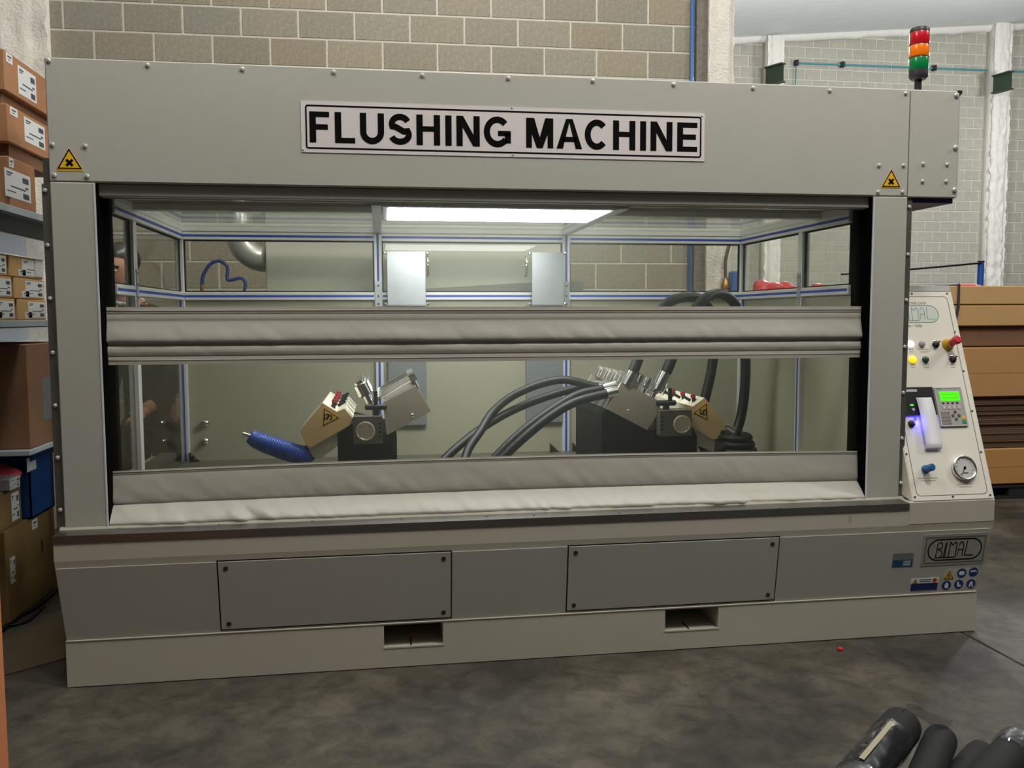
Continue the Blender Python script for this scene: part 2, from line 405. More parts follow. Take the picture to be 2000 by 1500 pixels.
# white foam line where roof meets wall
mb = MB(); pts = [(x, YF-.05, roofz(x)-.02+.03*noise.noise((x*3, 0, 0))) for x in [6.2+.25*i for i in range(34)]]
mb.tube(pts, .09, 8); mb.build('trim_4', SPRAY, smooth=True, kind='structure', label='white foam bead along the roof edge')
spray_col('trim_5', 8.38, 8.70, 11.85, 0, 6.62, .3, .02, 'white sprayed column on the far wall beside the block wall')
spray_col('trim_6', 12.96, 13.33, 11.85, 0, 7.05, .3, .025, 'white sprayed column on the far wall near the right edge')
GREEN = mat('dark_green_beam_paint', (44, 60, 40), .6, 0)
for px, py, bra, lab in ((1513, 146, 27, 'short dark green I-beam stub left of the signal tower'), (1958, 161, 13, 'short dark green I-beam stub right of the signal tower')):
    c = atY(px, py, 11.4); mb = MB(); hh = .155; L0 = .19
    fr = Fr((0, 0, 0), (1, 0, 0), (0, 0, 1))
    for z in (-hh, hh): mb.box((-.06, -L0, z-.012), (.06, L0, z+.012))
    mb.box((-.01, -L0, -hh), (.01, L0, hh))
    o = mb.build('steel_beam', GREEN); o.location = c; o.rotation_euler = (0, 0, math.radians(bra)); ORI[o.name] = c
    tag(o, lab, 'beam')
# teal compressed air line
TEAL = mat('teal_pipe', (70, 140, 150), .5)
a = atY(1555, 123, 12.05); b = atY(2060, 142, 12.05); r = thing('pipe_run', (a.x, 12.05, a.z), 'thin teal pipe along the far wall behind the signal tower', 'pipe')
MB().tube([(a.x, 12.05, a.z-2.2), (a.x, 12.05, a.z), (b.x, 12.05, b.z)], .018, 8).build('pipe', TEAL, r)
for px in (1555, 1645, 1824):
    q = atY(px, 123+(px-1555)*.038, 12.05); MB().box((q.x-.035, 12.0, q.z-.05), (q.x+.035, 12.09, q.z+.05), .01).build('pipe_clip', BLACK, r)

# ================================================================== THE MACHINE
Lm, Lb = 3.655, 3.897
mach = thing('flushing_machine', (1.8, .6, 0), 'large grey flushing machine with clear roll-up front curtain', 'machine')
SCREWM = mat('zinc_screw', (224, 224, 220), .28, .45)
scr = MB().lathe((0, 0, 0), (0, -1, 0), [(.0085, 0), (.0085, .0035), (.006, .007), (.0025, .008)], 10).mesh('screw', SCREWM, smooth=30)
def screw(px, py, Y=0, parent=mach, sc=1):
    q = atY(px, py, Y); o = copy_at('screw', scr, parent, (q.x, Y, q.z)); o.scale = (sc,)*3; return o
# fascia (roller box)
fas = MB().box((0, 0, 2.037), (Lm-.002, .42, 2.513), .004).build('fascia', PAINT, mach)
MB().box((Lm+.001, 0, 2.034), (Lb, .42, 2.513), .004).build('fascia_end_box', PAINT, mach)
MB().box((Lm+.03, .02, 2.012), (Lb-.005, .40, 2.034)).build('end_box_underside', mat('dark_blue_plate', (30, 44, 78), .5), mach)  # dark blue plate closing the box from below
MB().box((Lb, .002, 2.04), (Lb+.006, .40, 2.505)).build('corner_strip', ALU, mach)
MB().box((Lb-.012, -.004, 2.500), (Lb+.008, .02, 2.515)).build('corner_cap', BLACK, mach)
for px, py in ((95,118),(288,127),(473,135),(652,141),(825,147),(993,153),(1158,158),(1316,165),(1471,172),(1621,177),(1769,182),
               (102,282),(166,285),(106,342),(170,344),(1717,323),(1765,323),(1715,375),(1763,375),(1803,320),(1850,321),(1802,354),(1848,354)): screw(px, py, -.001)
for px, py in ((1868,186),(1866,288),(1864,371)): screw(px, py, -.001, sc=1.35)
# pillars and edge flanges
GALV = mat('galvanised_edge_highlight', (224, 230, 232), .35, .2)  # pale tone puts the bright highlight of the pillar's inner edge into the colour
for x0, x1, e in ((0, .168, .168), (3.487, Lm, 3.487)):
    p = MB().box((x0, 0, .642), (x1, .11, 2.035), .004).build('pillar', PAINT, mach)
    s = 1 if x0 == 0 else -1
    MB().box((min(e, e+s*.003), .004, .645), (max(e, e+s*.003), .13, 2.03)).build('brush_seal', BRUSH, p)
    MB().box((min(e, e+s*.024), .096, .645), (max(e, e+s*.024), .13, 2.0)).build('guide_rail', BRUSH, p)
    MB().box((min(e, e-s*.006), -.0025, .645), (max(e, e-s*.006), .004, 2.033)).build('edge_strip', GALV, p)
MB().box((-.034, .012, .645), (.0, .03, 2.028)).build('side_flange', DSTEEL, mach)
MB().box((Lm, .012, .645), (Lm+.030, .03, 2.028)).build('side_flange', DSTEEL, mach)
MB().box((-.05, .08, 2.02), (-.004, .11, 2.14)).build('hinge_bracket', DSTEEL, mach)
for px, py in ((88,372),(93,479),(98,583),(103,689),(108,792),(113,894),(118,996)): screw(px, py, .011)
for px, py in ((1776,404),(1773,497),(1770,586),(1767,677),(1764,767),(1761,856),(1759,943)): screw(px, py, .011)
# outer side walls + rear of cabinet ends (frame posts outside the panes)
# grey roller cover under fascia
MB().box((.17, .030, 1.986), (3.485, .078, 2.0355), .004).build('roller_cover', mat('grey_roller_cover', (176, 175, 166), .5), mach)

# base body
XA, XB = -.019, 4.09
def prof(x0, x1, pr):
    mb = MB(); n = len(pr); mb.add([(x0, y, z) for y, z in pr]+[(x1, y, z) for y, z in pr],
        [tuple(range(n)), tuple(range(2*n-1, n-1, -1))]+[((i+1) % n, i, n+i, n+(i+1) % n) for i in range(n)]); return mb
bb_ = prof(XA, XB, [(-.078, .612), (-.078, .537), (-.027, .195), (-.02, .192), (1.44, .192), (1.44, .655), (.0, .655), (-.02, .612)])
for v in bb_.v:
    if v.z < .2: v.x = -.003 if v.x < 1 else 4.050
bb_.build('base_body', PAINT2, mach)
# sloping lower front: sheets and access panels
SL = Fr((0, -.078, .537), (1, 0, 0), (0, -.051, .342))
def slope_v(z): return (z-.537)/SL.ey.z
vt, vb = slope_v(.507), slope_v(.199)
for a, b in ((XA+.004, .600), (1.562, 2.062), (3.036, XB-.012)):
    MB().plate(SL, [(a+(.014 if a < 0 else 0), vb), (b-(.036 if b > 4 else 0), vb), (b, vt), (a, vt)], 0, .004).build('front_sheet', PAINT, mach)
for a, b, t in ((.606, 1.556, 0), (2.068, 3.030, 0)):
    MB().rect(SL, a-.006, vb+.004, b+.006, vt+.006, .0002, .0008).build('panel_gap', GAP, mach)
    p = MB().rect(SL, a, vb+.012, b, vt, .001, .006).build('access_panel', PAINT, mach)
    for u in (a+.03, b-.03):
        for v in (vb+.036, vt-.028):
            MB().lathe(SL.p(u, v, .006), SL.n, [(.010, 0), (.010, .002), (.005, .003)], 10).build('panel_bolt', mat('dark_bolt', (70, 66, 58), .5, .5), p)
# plinth with fork pockets
xp0, xp1, yp, zp = -.004, 4.048, -.035, .196
pk = [(1.271, 1.523), (2.517, 2.767)]; pz0, pz1 = .090, .188
mb = MB()
edges = [xp0, pk[0][0], pk[0][1], pk[1][0], pk[1][1], xp1]
for i in range(5):
    a, b = edges[i], edges[i+1]
    if i % 2 == 0: mb.box((a, yp, 0.004), (b, 1.42, zp))
    else:
        mb.box((a, yp, 0.004), (b, 1.42, pz0)); mb.box((a, yp, pz1), (b, 1.42, zp)); mb.box((a, .75, pz0), (b, 1.42, pz1))
pl = mb.build('plinth', PAINT2, mach)
MB().box((xp0+.003, yp-.003, zp-.004), (xp1-.003, yp+.004, zp+.002), .0015).build('plinth_top_edge', PAINT2, pl)
for a, b in pk:
    MB().box((a-.004, yp-.002, pz0-.004), (b+.004, yp+.004, pz0+.003)).build('pocket_lip', mat('bare_weld_edge', (190, 184, 170), .6), pl)
    MB().box((a+.112, yp+.01, pz0), (a+.118, yp+.10, pz0+.003)).build('pocket_crack', GAP, pl)
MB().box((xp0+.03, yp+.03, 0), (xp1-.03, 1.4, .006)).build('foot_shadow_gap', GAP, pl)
# stainless sill
MB().add([(XA, -.082, .610), (3.658, -.082, .610), (3.658, -.082, .640), (XA, -.082, .640), (XA, .12, .655), (3.658, .12, .655), (XA, .12, .63), (3.658, .12, .63), (XA, -.075, .606), (3.658, -.075, .606)],
         [(0, 1, 2, 3), (3, 2, 5, 4), (4, 5, 7, 6), (0, 3, 4, 6, 8), (1, 9, 7, 5, 2), (0, 8, 9, 1), (8, 6, 7, 9)]).build('sill', STEEL, mach)
for px in (240, 430, 610, 785, 951, 1043, 1210, 1366, 1522, 1670):
    y = 1026-(px-240)*.0275+1; q = atZ(px, y, .646)
    MB().lathe((q.x, min(.0, q.y), .645), (0, 0, 1), [(.006, 0), (.006, .003), (.002, .0045)], 8).build('sill_screw', CHROME, mach)
# base right block under the console keeps the same section
MB().box((3.660, -.080, .540), (XB+.001, .0, .645), .003).build('console_base', PAINT2, mach)

# FLUSHING MACHINE sign
sg = MB().rect(FRONT, .970, 2.1715, 2.685, 2.377, 0, .003).build('name_sign', SIGNW, mach)
mb = MB(); mb.stroke(FRONT, rrect(.990, 2.1895, 2.667, 2.359, .008), .0065, .003, .0038, True); mb.build('sign_border', INK, sg)
def letters(fr, text, u0, v0, H, parent, m, xs=1.0, h0=.003, h1=.0042):
    em = H/.716; t = .214*H; u = u0
    Wd = dict(F=.611, L=.611, U=.722, S=.667, H=.722, I=.278, N=.722, G=.778, M=.833, A=.722, C=.722, E=.667)
    Wd[' '] = .278
    for ch in text:
        mb = MB(); w = Wd[ch]*em*xs; a = u+.073*em*xs; b = u+w-.06*em*xs; T = t*xs; y0, y1 = v0, v0+H
        R = lambda x0, z0, x1, z1: mb.rect(fr, x0, z0, x1, z1, h0, h1)
        if ch in 'FLEHIN': R(a, y0, a+T*1.02, y1)
        if ch in 'FE':
            bb = b+.01*em if ch == 'E' else b
            R(a+T, y1-t*.80, bb, y1); R(a+T, y0+H*.42, bb-.035*em, y0+H*.42+t*.80)
        if ch in 'LE': R(a+T, y0, b+.01*em, y0+t*.80)
        if ch in 'HN': R(b-T*1.02, y0, b, y1)
        if ch == 'H': R(a+T, y0+H*.45, b-T, y0+H*.45+t*.80)
        if ch == 'N': mb.plate(fr, [(a+T, y1), (a+T*.9, y1), (a+T*.9, y1-t*.3), (b-T*1.9, y0), (b-T*.9, y0), (b-T*.9, y0+t*.3)], h0, h1) if False else mb.plate(fr, [(a, y1), (a+T*1.1, y1), (b, y0), (b-T*1.1, y0)], h0, h1+.0002)
        if ch == 'U':
            r = (b-a)/2-T/2; c = (a+b)/2; rv = H*.30
            mb.stroke(fr, [(a+T/2, y1)]+arc(c, y0+rv-.0+t*.42, r, rv, 180, 360, 16)+[(b-T/2, y1)], T, h0, h1)
        if ch in 'CG':
            a2 = u+.045*em*xs; b2 = u+w-.045*em*xs; c = (a2+b2)/2; r = (b2-a2)/2-T/2; rv = H/2-t*.43
            mb.stroke(fr, arc(c, y0+H/2, r, rv, 42, 318 if ch == 'C' else 322, 24), T, h0, h1)
            if ch == 'G':
                R(c+T*.1, y0+H*.37, b2-T*.0, y0+H*.37+t*.78); R(b2-T*1.0, y0+H*.13, b2, y0+H*.45)
        if ch == 'S':
            a2 = u+.04*em*xs; b2 = u+w-.04*em*xs; c = (a2+b2)/2; r = (b2-a2)/2-T/2; q = H*.235
            pts = arc(c, y1-t*.43-q, r*.93, q, 22, 200, 12)+[(c-r*.50, y0+H*.575), (c+r*.42, y0+H*.43)]+arc(c, y0+t*.43+q, r, q, 30, -160, 14)
            mb.stroke(fr, pts, T*.96, h0, h1)
        if ch == 'A':
            c = (u+u+w)/2; e = .46*w; hw = T*.56
            mb.plate(fr, [(c-e-.0, y0), (c-e+T*1.08, y0), (c+hw*.15, y1-t*.2), (c+hw, y1), (c-hw, y1)], h0, h1)
            mb.plate(fr, [(c+e, y0), (c+e-T*1.08, y0), (c-hw*.15, y1-t*.2), (c-hw, y1), (c+hw, y1)], h0, h1)
            R(c-e*.55, y0+H*.23, c+e*.55, y0+H*.23+t*.78)
        if ch == 'M':
            R(a, y0, a+T*.95, y1); R(b-T*.95, y0, b, y1); c = (a+b)/2
            mb.plate(fr, [(a, y1), (a+T*1.35, y1), (c+T*.5, y0), (c-T*.5, y0)], h0, h1+.0002)
            mb.plate(fr, [(b, y1), (b-T*1.35, y1), (c-T*.5, y0), (c+T*.5, y0)], h0, h1+.0004)
        if mb.v: mb.build('letter', m, parent)
        u += w
letters(FRONT, 'FLUSHING MACHINE', .991, 2.212, .1235, sg, INK, xs=.962)
for px, py in ((1002, 302), (1000, 210), (1371, 226), (592, 292)):
    q = atY(px, py, -.003); o = copy_at('rivet', scr, sg, q); o.scale = (.5,)*3
# yellow warning triangles
def warn(fr, cu, cv, s, parent, kind, name='warning_triangle', rot=0):
    def T(p):
        c, q = math.cos(rot), math.sin(rot); return (cu+(p[0]*c-p[1]*q)*s, cv+(p[0]*q+p[1]*c)*s)
    tri = [(-.5, -.4), (.5, -.4), (0, .46)]
    t = MB().plate(fr, [T(p) for p in tri], 0, .0018).build(name, YEL, parent)
    mb = MB(); k = .86; mb.stroke(fr, [T((x*k, y*k)) for x, y in tri], .045*s, .0018, .0024, True); mb.build('triangle_border', INK, t)
    mb = MB()
    if kind == 'x':
        for a in (45, -45):
            A = math.radians(a); d = (math.cos(A), math.sin(A)); l = .17
            mb.stroke(fr, [T((-d[0]*l, -.12-d[1]*l)), T((d[0]*l, -.12+d[1]*l))], .095*s, .0018, .0028)
    elif kind == 'hand':
        mb.stroke(fr, [T((-.16, -.24)), T((-.10, -.06)), T((.02, -.16)), T((.14, -.22))], .10*s, .0018, .0028)
        mb.stroke(fr, [T((-.10, .02)), T((.06, .06)), T((.14, -.06))], .06*s, .0018, .0028)
        mb.stroke(fr, [T((-.18, -.30)), T((.18, -.30))], .05*s, .0018, .0028)
    else:
        mb.stroke(fr, [T((0, .14)), T((-.05, -.05)), T((.05, -.07)), T((0, -.28))], .06*s, .0018, .0028)
    mb.build('triangle_symbol', INK, t); return t
warn(FRONT, .0775, 2.122, .098, mach, 'x'); warn(FRONT, 3.570, 2.113, .096, mach, 'x')
MB().rect(FRONT, .03, 2.077, .128, 2.081, 0, .0012).build('sticker_edge', YEL, mach)

# stickers and maker plate on the sloping front
SS = Fr(SL.p(0, 0, .004), SL.ex, SL.ey)
def quad_px(fr, pts): return [fr.uv(*p) for p in pts]
def capsule(u0, v0, u1, v1): r = (v1-v0)/2; return arc(u1-r, (v0+v1)/2, r, r, -90, 90, 12)+arc(u0+r, (v0+v1)/2, r, r, 90, 270, 12)
def bimal(fr, u0, v0, u1, v1, w, parent, m, h0=.001, h1=.0016, sh=0):
    """outlined maker's wordmark inside a capsule"""
    H = v1-v0; Wd = u1-u0; mb = MB()
    mb.stroke(fr, capsule(u0, v0, u1, v1), w*1.3, h0, h1, True)
    b = v0+H*.12; t = v1-H*.14; X = lambda k: u0+Wd*(k+sh); m2 = (b+t)/2+H*.03
    S = lambda pts: mb.stroke(fr, pts, w, h0, h1)
    S([(X(.15), b), (X(.17), t-H*.12)]+arc(X(.215), t-H*.14, Wd*.045, H*.14, 170, 20, 6)+[(X(.255), m2+H*.08), (X(.18), m2)])
    S([(X(.18), m2), (X(.25), m2-H*.06), (X(.27), b+H*.14), (X(.235), b), (X(.15), b)])
    S([(X(.300), b), (X(.320), t)]); S([(X(.322), b), (X(.342), t)])
    S([(X(.15), b), (X(.52), b)])
    S([(X(.39), b), (X(.405), t), (X(.455), t-H*.16), (X(.50), t), (X(.525), t-H*.1), (X(.52), b)])
    S([(X(.555), b+H*.05), (X(.575), t-H*.18)]+arc(X(.615), t-H*.2, Wd*.04, H*.2, 175, 10, 7)+[(X(.66), t-H*.25), (X(.645), b+H*.05)])
    S([(X(.565), m2-H*.05), (X(.65), m2-H*.05)])
    S([(X(.72), t+H*.04), (X(.695), b+H*.07), (X(.86), b+H*.07)])
    return mb.build('maker_wordmark', m, parent)
q = quad_px(SS, [(1806, 1046), (1934, 1038), (1916, 1098), (1795, 1107)])
u0 = q[0][0]-.004; u1 = q[1][0]-.005; v1 = (q[0][1]+q[1][1])/2; v0 = (q[2][1]+q[3][1])/2
PLG = mat('grey_maker_plate', (158, 156, 148), .5, .1)
mp = MB().rect(SS, u0, v0, u1, v1, 0, .002).build('maker_plate', PLG, mach)
MB().stroke(SS, [(u0+.016, v0+.014), (u1-.016, v0+.014), (u1-.016, v1-.014), (u0+.016, v1-.014)], .004, .002, .003, True).build('plate_border', mat('dark_grey_print', (96, 94, 90), .6), mp)
bimal(SS, u0+.030, v0+.026, u1-.030, v1-.026, .0042, mp, INK, .002, .0028)
q = quad_px(SS, [(1745, 1082), (1787, 1078), (1783, 1105), (1741, 1109)])
a, b, c, d = q[3][0], q[1][0]-.004, (q[2][1]+q[3][1])/2, (q[0][1]+q[1][1])/2
st = MB().rect(SS, a, c, b, d, 0, .0012).build('serial_plate', mat('grey_label', (120, 122, 116), .5), mach)
MB().rect(SS, a+.003, c+.002, b-.003, c+(d-c)*.52, .0012, .0018).build('serial_plate_field', mat('teal_blue_label', (20, 74, 110), .5), st)
for k in range(3): MB().rect(SS, a+.055, c+.008+k*.009, b-.012, c+.011+k*.009, .0018, .0022).build('print_line', WHITE, st)
q = quad_px(SS, [(1783, 1131), (1836, 1127), (1830, 1151), (1776, 1156)])
a, b, c, d = q[3][0], q[1][0]-.006, (q[2][1]+q[3][1])/2, (q[0][1]+q[1][1])/2
st = MB().rect(SS, a, c, b, d, 0, .0012).build('safety_notice', WHITE, mach)
MB().rect(SS, a+.002, c+.002, b-.002, c+(d-c)*.6, .0012, .0018).build('notice_field', mat('navy_label', (20, 34, 92), .5), st)
warn(SS, a+.022, c+(d-c)*.80, .026, st, 'bolt', 'notice_triangle')
MB().lathe(SS.p(b-.02, c+(d-c)*.81, .0012), SS.n, [(.011, 0), (.011, .0006)], 14).build('prohibition_mark', mat('sign_red', (190, 50, 50), .5), st)
for k in range(2): MB().rect(SS, a+.045, c+(d-c)*(.72+.14*k), b-.04, c+(d-c)*(.76+.14*k), .0012, .0016).build('print_line', INK, st)
q = quad_px(SS, [(1845, 1113), (1912, 1108), (1905, 1149), (1838, 1153)])
a, b, c, d = q[3][0]+.003, q[1][0]-.008, (q[2][1]+q[3][1])/2, (q[0][1]+q[1][1])/2
st = MB().rect(SS, a, c, b, d, 0, .0008).build('pictogram_sheet', mat('pale_grey_film', (190, 188, 178), .5), mach)
warn(SS, *SS.uv(1853, 1123), .052, st, 'bolt', 'voltage_triangle')
for i, (px, py) in enumerate(((1878, 1119), (1901, 1117), (1848, 1143), (1872, 1141), (1896, 1140))):
    u, v = SS.uv(px, py)
    cc = MB().lathe(SS.p(u, v, .0008), SS.n, [(.0235, 0), (.0235, .0008)], 22).build('pictogram', SBLUE, st)
    mb = MB()
    if i == 0: mb.plate(SS, rrect(u-.014, v-.010, u+.014, v+.009, .008), .0016, .0024)
    elif i == 1: mb.stroke(SS, [(u-.015, v+.002), (u-.006, v+.007), (u, v+.003), (u+.006, v+.007), (u+.015, v+.002)], .006, .0016, .0024)
    elif i == 2: mb.plate(SS, [(u-.006, v-.014), (u+.009, v-.014), (u+.010, v+.004), (u+.002, v+.014), (u-.004, v+.012), (u-.010, v-.002)], .0016, .0024)
    elif i == 3: mb.plate(SS, [(u-.008, v-.012), (u+.013, v-.012), (u+.012, v-.005), (u-.0, v+.0), (u-.001, v+.013), (u-.010, v+.013)], .0016, .0024)
    else:
        mb.stroke(SS, [(u-.008, v-.015), (u-.004, v+.003), (u-.002, v+.012)], .007, .0016, .0024); mb.stroke(SS, [(u+.008, v-.015), (u+.004, v+.003), (u+.002, v+.012)], .007, .0016, .0024)
    mb.build('pictogram_symbol', WHITE, st)

# ------------------------------------------------ roll-up curtain
CY = .085; CX0, CX1 = .170, 3.485
cur = MB().grid(lambda u, v: Vector((CX0+(CX1-CX0)*u, CY+.004*noise.noise((u*5, v*2, 0)), 1.530+(1.992-1.530)*v)), 40, 8).build('curtain_window', PVC, mach, smooth=True)
MB().grid(lambda u, v: Vector((CX0+(CX1-CX0)*u, CY+.005*noise.noise((u*6, v*2, 5)), .868+(1.320-.868)*v)), 40, 8).build('curtain_window', PVC, mach, smooth=True)
MB().box((CX0, CY-.006, 1.984), (CX1, CY+.006, 1.999)).build('curtain_rail', mat('grey_rail', (150, 148, 142), .5), mach)
B1 = [(1.545, 0), (1.518, -.001), (1.516, .0003), (1.512, -.0005), (1.495, -.001), (1.488, .0005), (1.475, -.002), (1.455, -.007), (1.430, -.014), (1.408, -.017), (1.400, -.013), (1.396, .001), (1.387, .002), (1.381, -.005), (1.362, -.008), (1.350, -.005), (1.344, -.003), (1.342, -.0005), (1.338, -.002), (1.308, 0)]
def band(P, amp, seed, top=None, nu=170):
    n = len(P)-1
    def fn(u, v):
        t = v*n; i = min(n-1, int(t)); f = t-i
        z = P[i][0]+(P[i+1][0]-P[i][0])*f; dy = P[i][1]+(P[i+1][1]-P[i][1])*f
        x = CX0+(CX1-CX0)*u
        a = amp*min(1, abs(dy)/.015)
        if z < .70 and P[0][0] < 1: a *= 1.0+2.2*max(0, noise.noise((x*2.2, 0, 4)))
        w = noise.noise((x*5+z*4, z*9, seed))*a*.6 + noise.noise((x*16+z*16, z*8-x*2, seed+3))*a*.5 + noise.noise((x*40+z*40, z*12, seed+5))*a*.22
        z += (top*(1-v)*(4*u*(1-u)) if top else 0)
        return Vector((x, CY-.012+dy+w, z - .004*u))
    mb = MB(); mb.grid(fn, nu, n*2, True)
    return mb
band(B1, .006, 2, nu=300).build('curtain_band', FABRIC, mach, smooth=True)
B2 = [(.868, 0), (.852, -.001), (.849, .0005), (.845, -.0005), (.828, -.003), (.80, -.006), (.77, -.009), (.745, -.009), (.732, -.007), (.728, -.003), (.724, -.010), (.716, -.020), (.702, -.036), (.688, -.052), (.674, -.066), (.662, -.075), (.653, -.072), (.648, -.055), (.647, -.03)]
band(B2, .010, 11, .020, nu=300).build('curtain_band', FABRIC, mach, smooth=True)
for z in (1.5305, 1.3265, .8615):
    top = .018 if z < 1 else 0
    MB().tube([(CX0+(CX1-CX0)*i/24, CY-.0135, z+top*4*(i/24)*(1-i/24)-.004*i/24) for i in range(25)], .0016, 6).build('hem_stitch', FABRIC, mach, smooth=True)

# ------------------------------------------------ aluminium frame of the cell
PW = .045; h = PW/2
def rail(p0, p1, face):
    """profile bar between two points, blue slot cover on the given face"""
    p0 = Vector(p0); p1 = Vector(p1); d = p1-p0; ax = max(range(3), key=lambda i: abs(d[i]))
    lo = [min(p0[i], p1[i])-(0 if i == ax else h) for i in range(3)]; hi = [max(p0[i], p1[i])+(0 if i == ax else h) for i in range(3)]
    r = MB().box(lo, hi, .003).build('frame_rail', ALU, mach)
    if face:
        fa = 'xyz'.index(face[1]); sgn = 1 if face[0] == '+' else -1; oth = 3-fa-ax
        for nm, w, dd, mt in (('slot_shadow', .0085, .0006, GAP), ('slot_cover', .0062, .0012, BLUE)):
            a = [0]*3; b = [0]*3; a[ax] = lo[ax]+.002; b[ax] = hi[ax]-.002; a[oth] = (lo[oth]+hi[oth])/2-w; b[oth] = (lo[oth]+hi[oth])/2+w
            f = hi[fa] if sgn > 0 else lo[fa]; a[fa] = min(f, f+sgn*dd); b[fa] = max(f, f+sgn*dd)
            if nm == 'slot_cover': MB().box(a, b).build(nm, mt, r)
    return r
XL, XR, YB_, YFr = .178, 3.472, 1.405, .14
ZT, ZM, ZB = 1.955, 1.62, .69
PX = (XL, 1.267, 2.367, XR)
for z in (ZT, ZM):
    for i in range(3): rail((PX[i]+h, YB_, z), (PX[i+1]-h, YB_, z), '-y')
for i, x in enumerate(PX): rail((x, YB_, ZB), (x, YB_, ZT+h), '-y')
for x, fc, ym in ((XL, '+x', .43), (XR, '-x', .62)):
    for z in (ZT, ZM): rail((x, YFr, z), (x, YB_-h, z), fc)
    rail((x, ym, ZB), (x, ym, ZM-h), fc if x > 1 else None); rail((x, ym, ZM+h), (x, ym, ZT-h), None)
    q = MB(); sx = 1 if x < 1 else -1
    q.box((min(x+sx*h, x+sx*(h+.004)), ym-.018, ZM-.10), (max(x+sx*h, x+sx*(h+.004)), ym+.018, ZM+.10)); q.build('joint_plate', ZINC, mach)
    for dz in (-.08, -.03, .03, .08): MB().lathe((x+sx*(h+.004), ym, ZM+dz), (sx, 0, 0), [(.007, 0), (.006, .004)], 8).build('joint_bolt', CHROME, mach)
for x in PX[1:3]:
    MB().box((x-.018, YB_-h-.004, ZM-.06), (x+.018, YB_-h, ZM+.085)).build('joint_plate', ZINC, mach)
    for dz in (-.045, .0, .06): MB().lathe((x, YB_-h-.004, ZM+dz), (0, -1, 0), [(.007, 0), (.006, .004)], 8).build('joint_bolt', CHROME, mach)
# roof bars
ZR = 2.0
rail((XL, .43, ZR), (XR, .43, ZR), None); rail((XL, 1.40, ZR), (XR, 1.40, ZR), None)
for x in PX[1:3]: rail((x, YFr, ZR), (x, .43-h, ZR), None); rail((x, .43+h, ZR), (x, 1.40-h, ZR), None)
rail((XL, YFr, ZR), (XL, 1.4, ZR), None); rail((XR, YFr, ZR), (XR, 1.4, ZR), None)
for i in range(3):
    for y0, y1 in ((YFr, .43-h), (.43+h, 1.40-h)):
        MB().box((PX[i]+h, y0, ZR+.004), (PX[i+1]-h, y1, ZR+.010)).build('roof_pane', ROOFG, mach)
# panes
for i in range(3):
    MB().box((PX[i]+h, YB_-.004, ZM+h), (PX[i+1]-h, YB_+.002, ZT-h)).build('pane', GLASS, mach)
def gasket(fr, u0, v0, u1, v1):
    for a in ((u0, v0, u1, v0+.007), (u0, v1-.007, u1, v1), (u0, v0, u0+.007, v1), (u1-.007, v0, u1, v1)): MB().rect(fr, *a, -.006, .006).build('pane_gasket', GAP, mach)
for i in range(3): gasket(Fr((0, YB_, 0), (1, 0, 0), (0, 0, 1)), PX[i]+h, ZM+h, PX[i+1]-h, ZT-h)
SHEET = mat('pale_green_white_sheet', (154, 152, 130), .3, var=.04, vscale=2)
for i in range(3): MB().box((PX[i]+h-.005, YB_+.002, ZB), (PX[i+1]-h+.005, YB_+.008, ZM-h+.004)).build('back_sheet', SHEET, mach)
for x, ym in ((XL, .43), (XR, .62)):
    for a, b in ((YFr+.01, ym-h), (ym+h, YB_-h)):
        MB().box((x-.003, a, ZM+h), (x+.003, b, ZT-h)).build('pane', GLASS, mach)
        gasket(Fr((x, 0, 0), (0, 1, 0), (0, 0, 1)), a, ZM+h, b, ZT-h)
        if x < 1: MB().box((x-.003, a, ZB), (x+.003, b, ZM-h)).build('pane', GLASS, mach)
        else: MB().box((x+.004, a-.01, ZB), (x+.010, b+.01, ZM-h+.004)).build('side_sheet', SHEET, mach)
# tank deck
MB().box((.02, .10, .655), (3.63, 1.44, .692)).build('tank_deck', mat('wet_steel_deck', (104, 100, 88), .42, .35, var=.15, vscale=6), mach)
for px, py in ((378, 876), (1105+22, 873), (1105-22, 873)):
    q = atY(px, py, 1.36)
    br = MB().add([(q.x-.025, 1.38, .692), (q.x+.03, 1.38, .692), (q.x-.025, 1.38, .745), (q.x-.025, 1.36, .692), (q.x+.03, 1.36, .692), (q.x-.025, 1.36, .745)], [(0, 2, 1), (3, 4, 5), (0, 1, 4, 3), (1, 2, 5, 4), (0, 3, 5, 2)]).build('corner_gusset', BLACK, mach)
    for dx, dz in ((-.012, .030), (.010, .010)): MB().lathe((q.x+dx, 1.36, .70+dz), (0, -1, 0), [(.006, 0), (.006, .004)], 8).build('gusset_bolt', CHROME, br)
for px, py, rr in ((402, 826, .020), (402, 861, .018)):
    q = atY(px, py, 1.395); n = MB().lathe((q.x, 1.405, q.z), (0, -1, 0), [(rr, 0), (rr, .03), (rr*.6, .035), (rr*.6, .05)], 14).build('hose_port', CHROME, mach, smooth=30)
# mirror-like cover plates on the rear frame
for x0, x1, hx in ((1.318, 1.535, 1), (2.152, 2.340, -1)):
    z0, z1 = 1.568, 1.868
    cp = MB().box((x0, YB_-.075, z0), (x1, YB_-.070, z1), .001).build('cover_plate', ZINC, mach)
    for z in (z0, z1): MB().box((x0, YB_-.07, z-.004), (x1, YB_-h, z+.004)).build('plate_flange', ZINC, cp)
    for x in (x0-.012, x1+.012):
        for z in (z0+.004, z1-.004): MB().lathe((x, YB_-.06, z), (0, -1, 0), [(.010, 0), (.010, .01), (.005, .014)], 8).build('plate_bolt', CHROME, cp)
    xx = x1+.014 if hx > 0 else x0-.03
    MB().tube([(xx, YB_-.03, z1-.02), (xx, YB_-.06, z1-.03), (xx, YB_-.06, z1-.12), (xx, YB_-.03, z1-.13)], .008, 8).build('catch_handle', CHROME, cp, smooth=True)
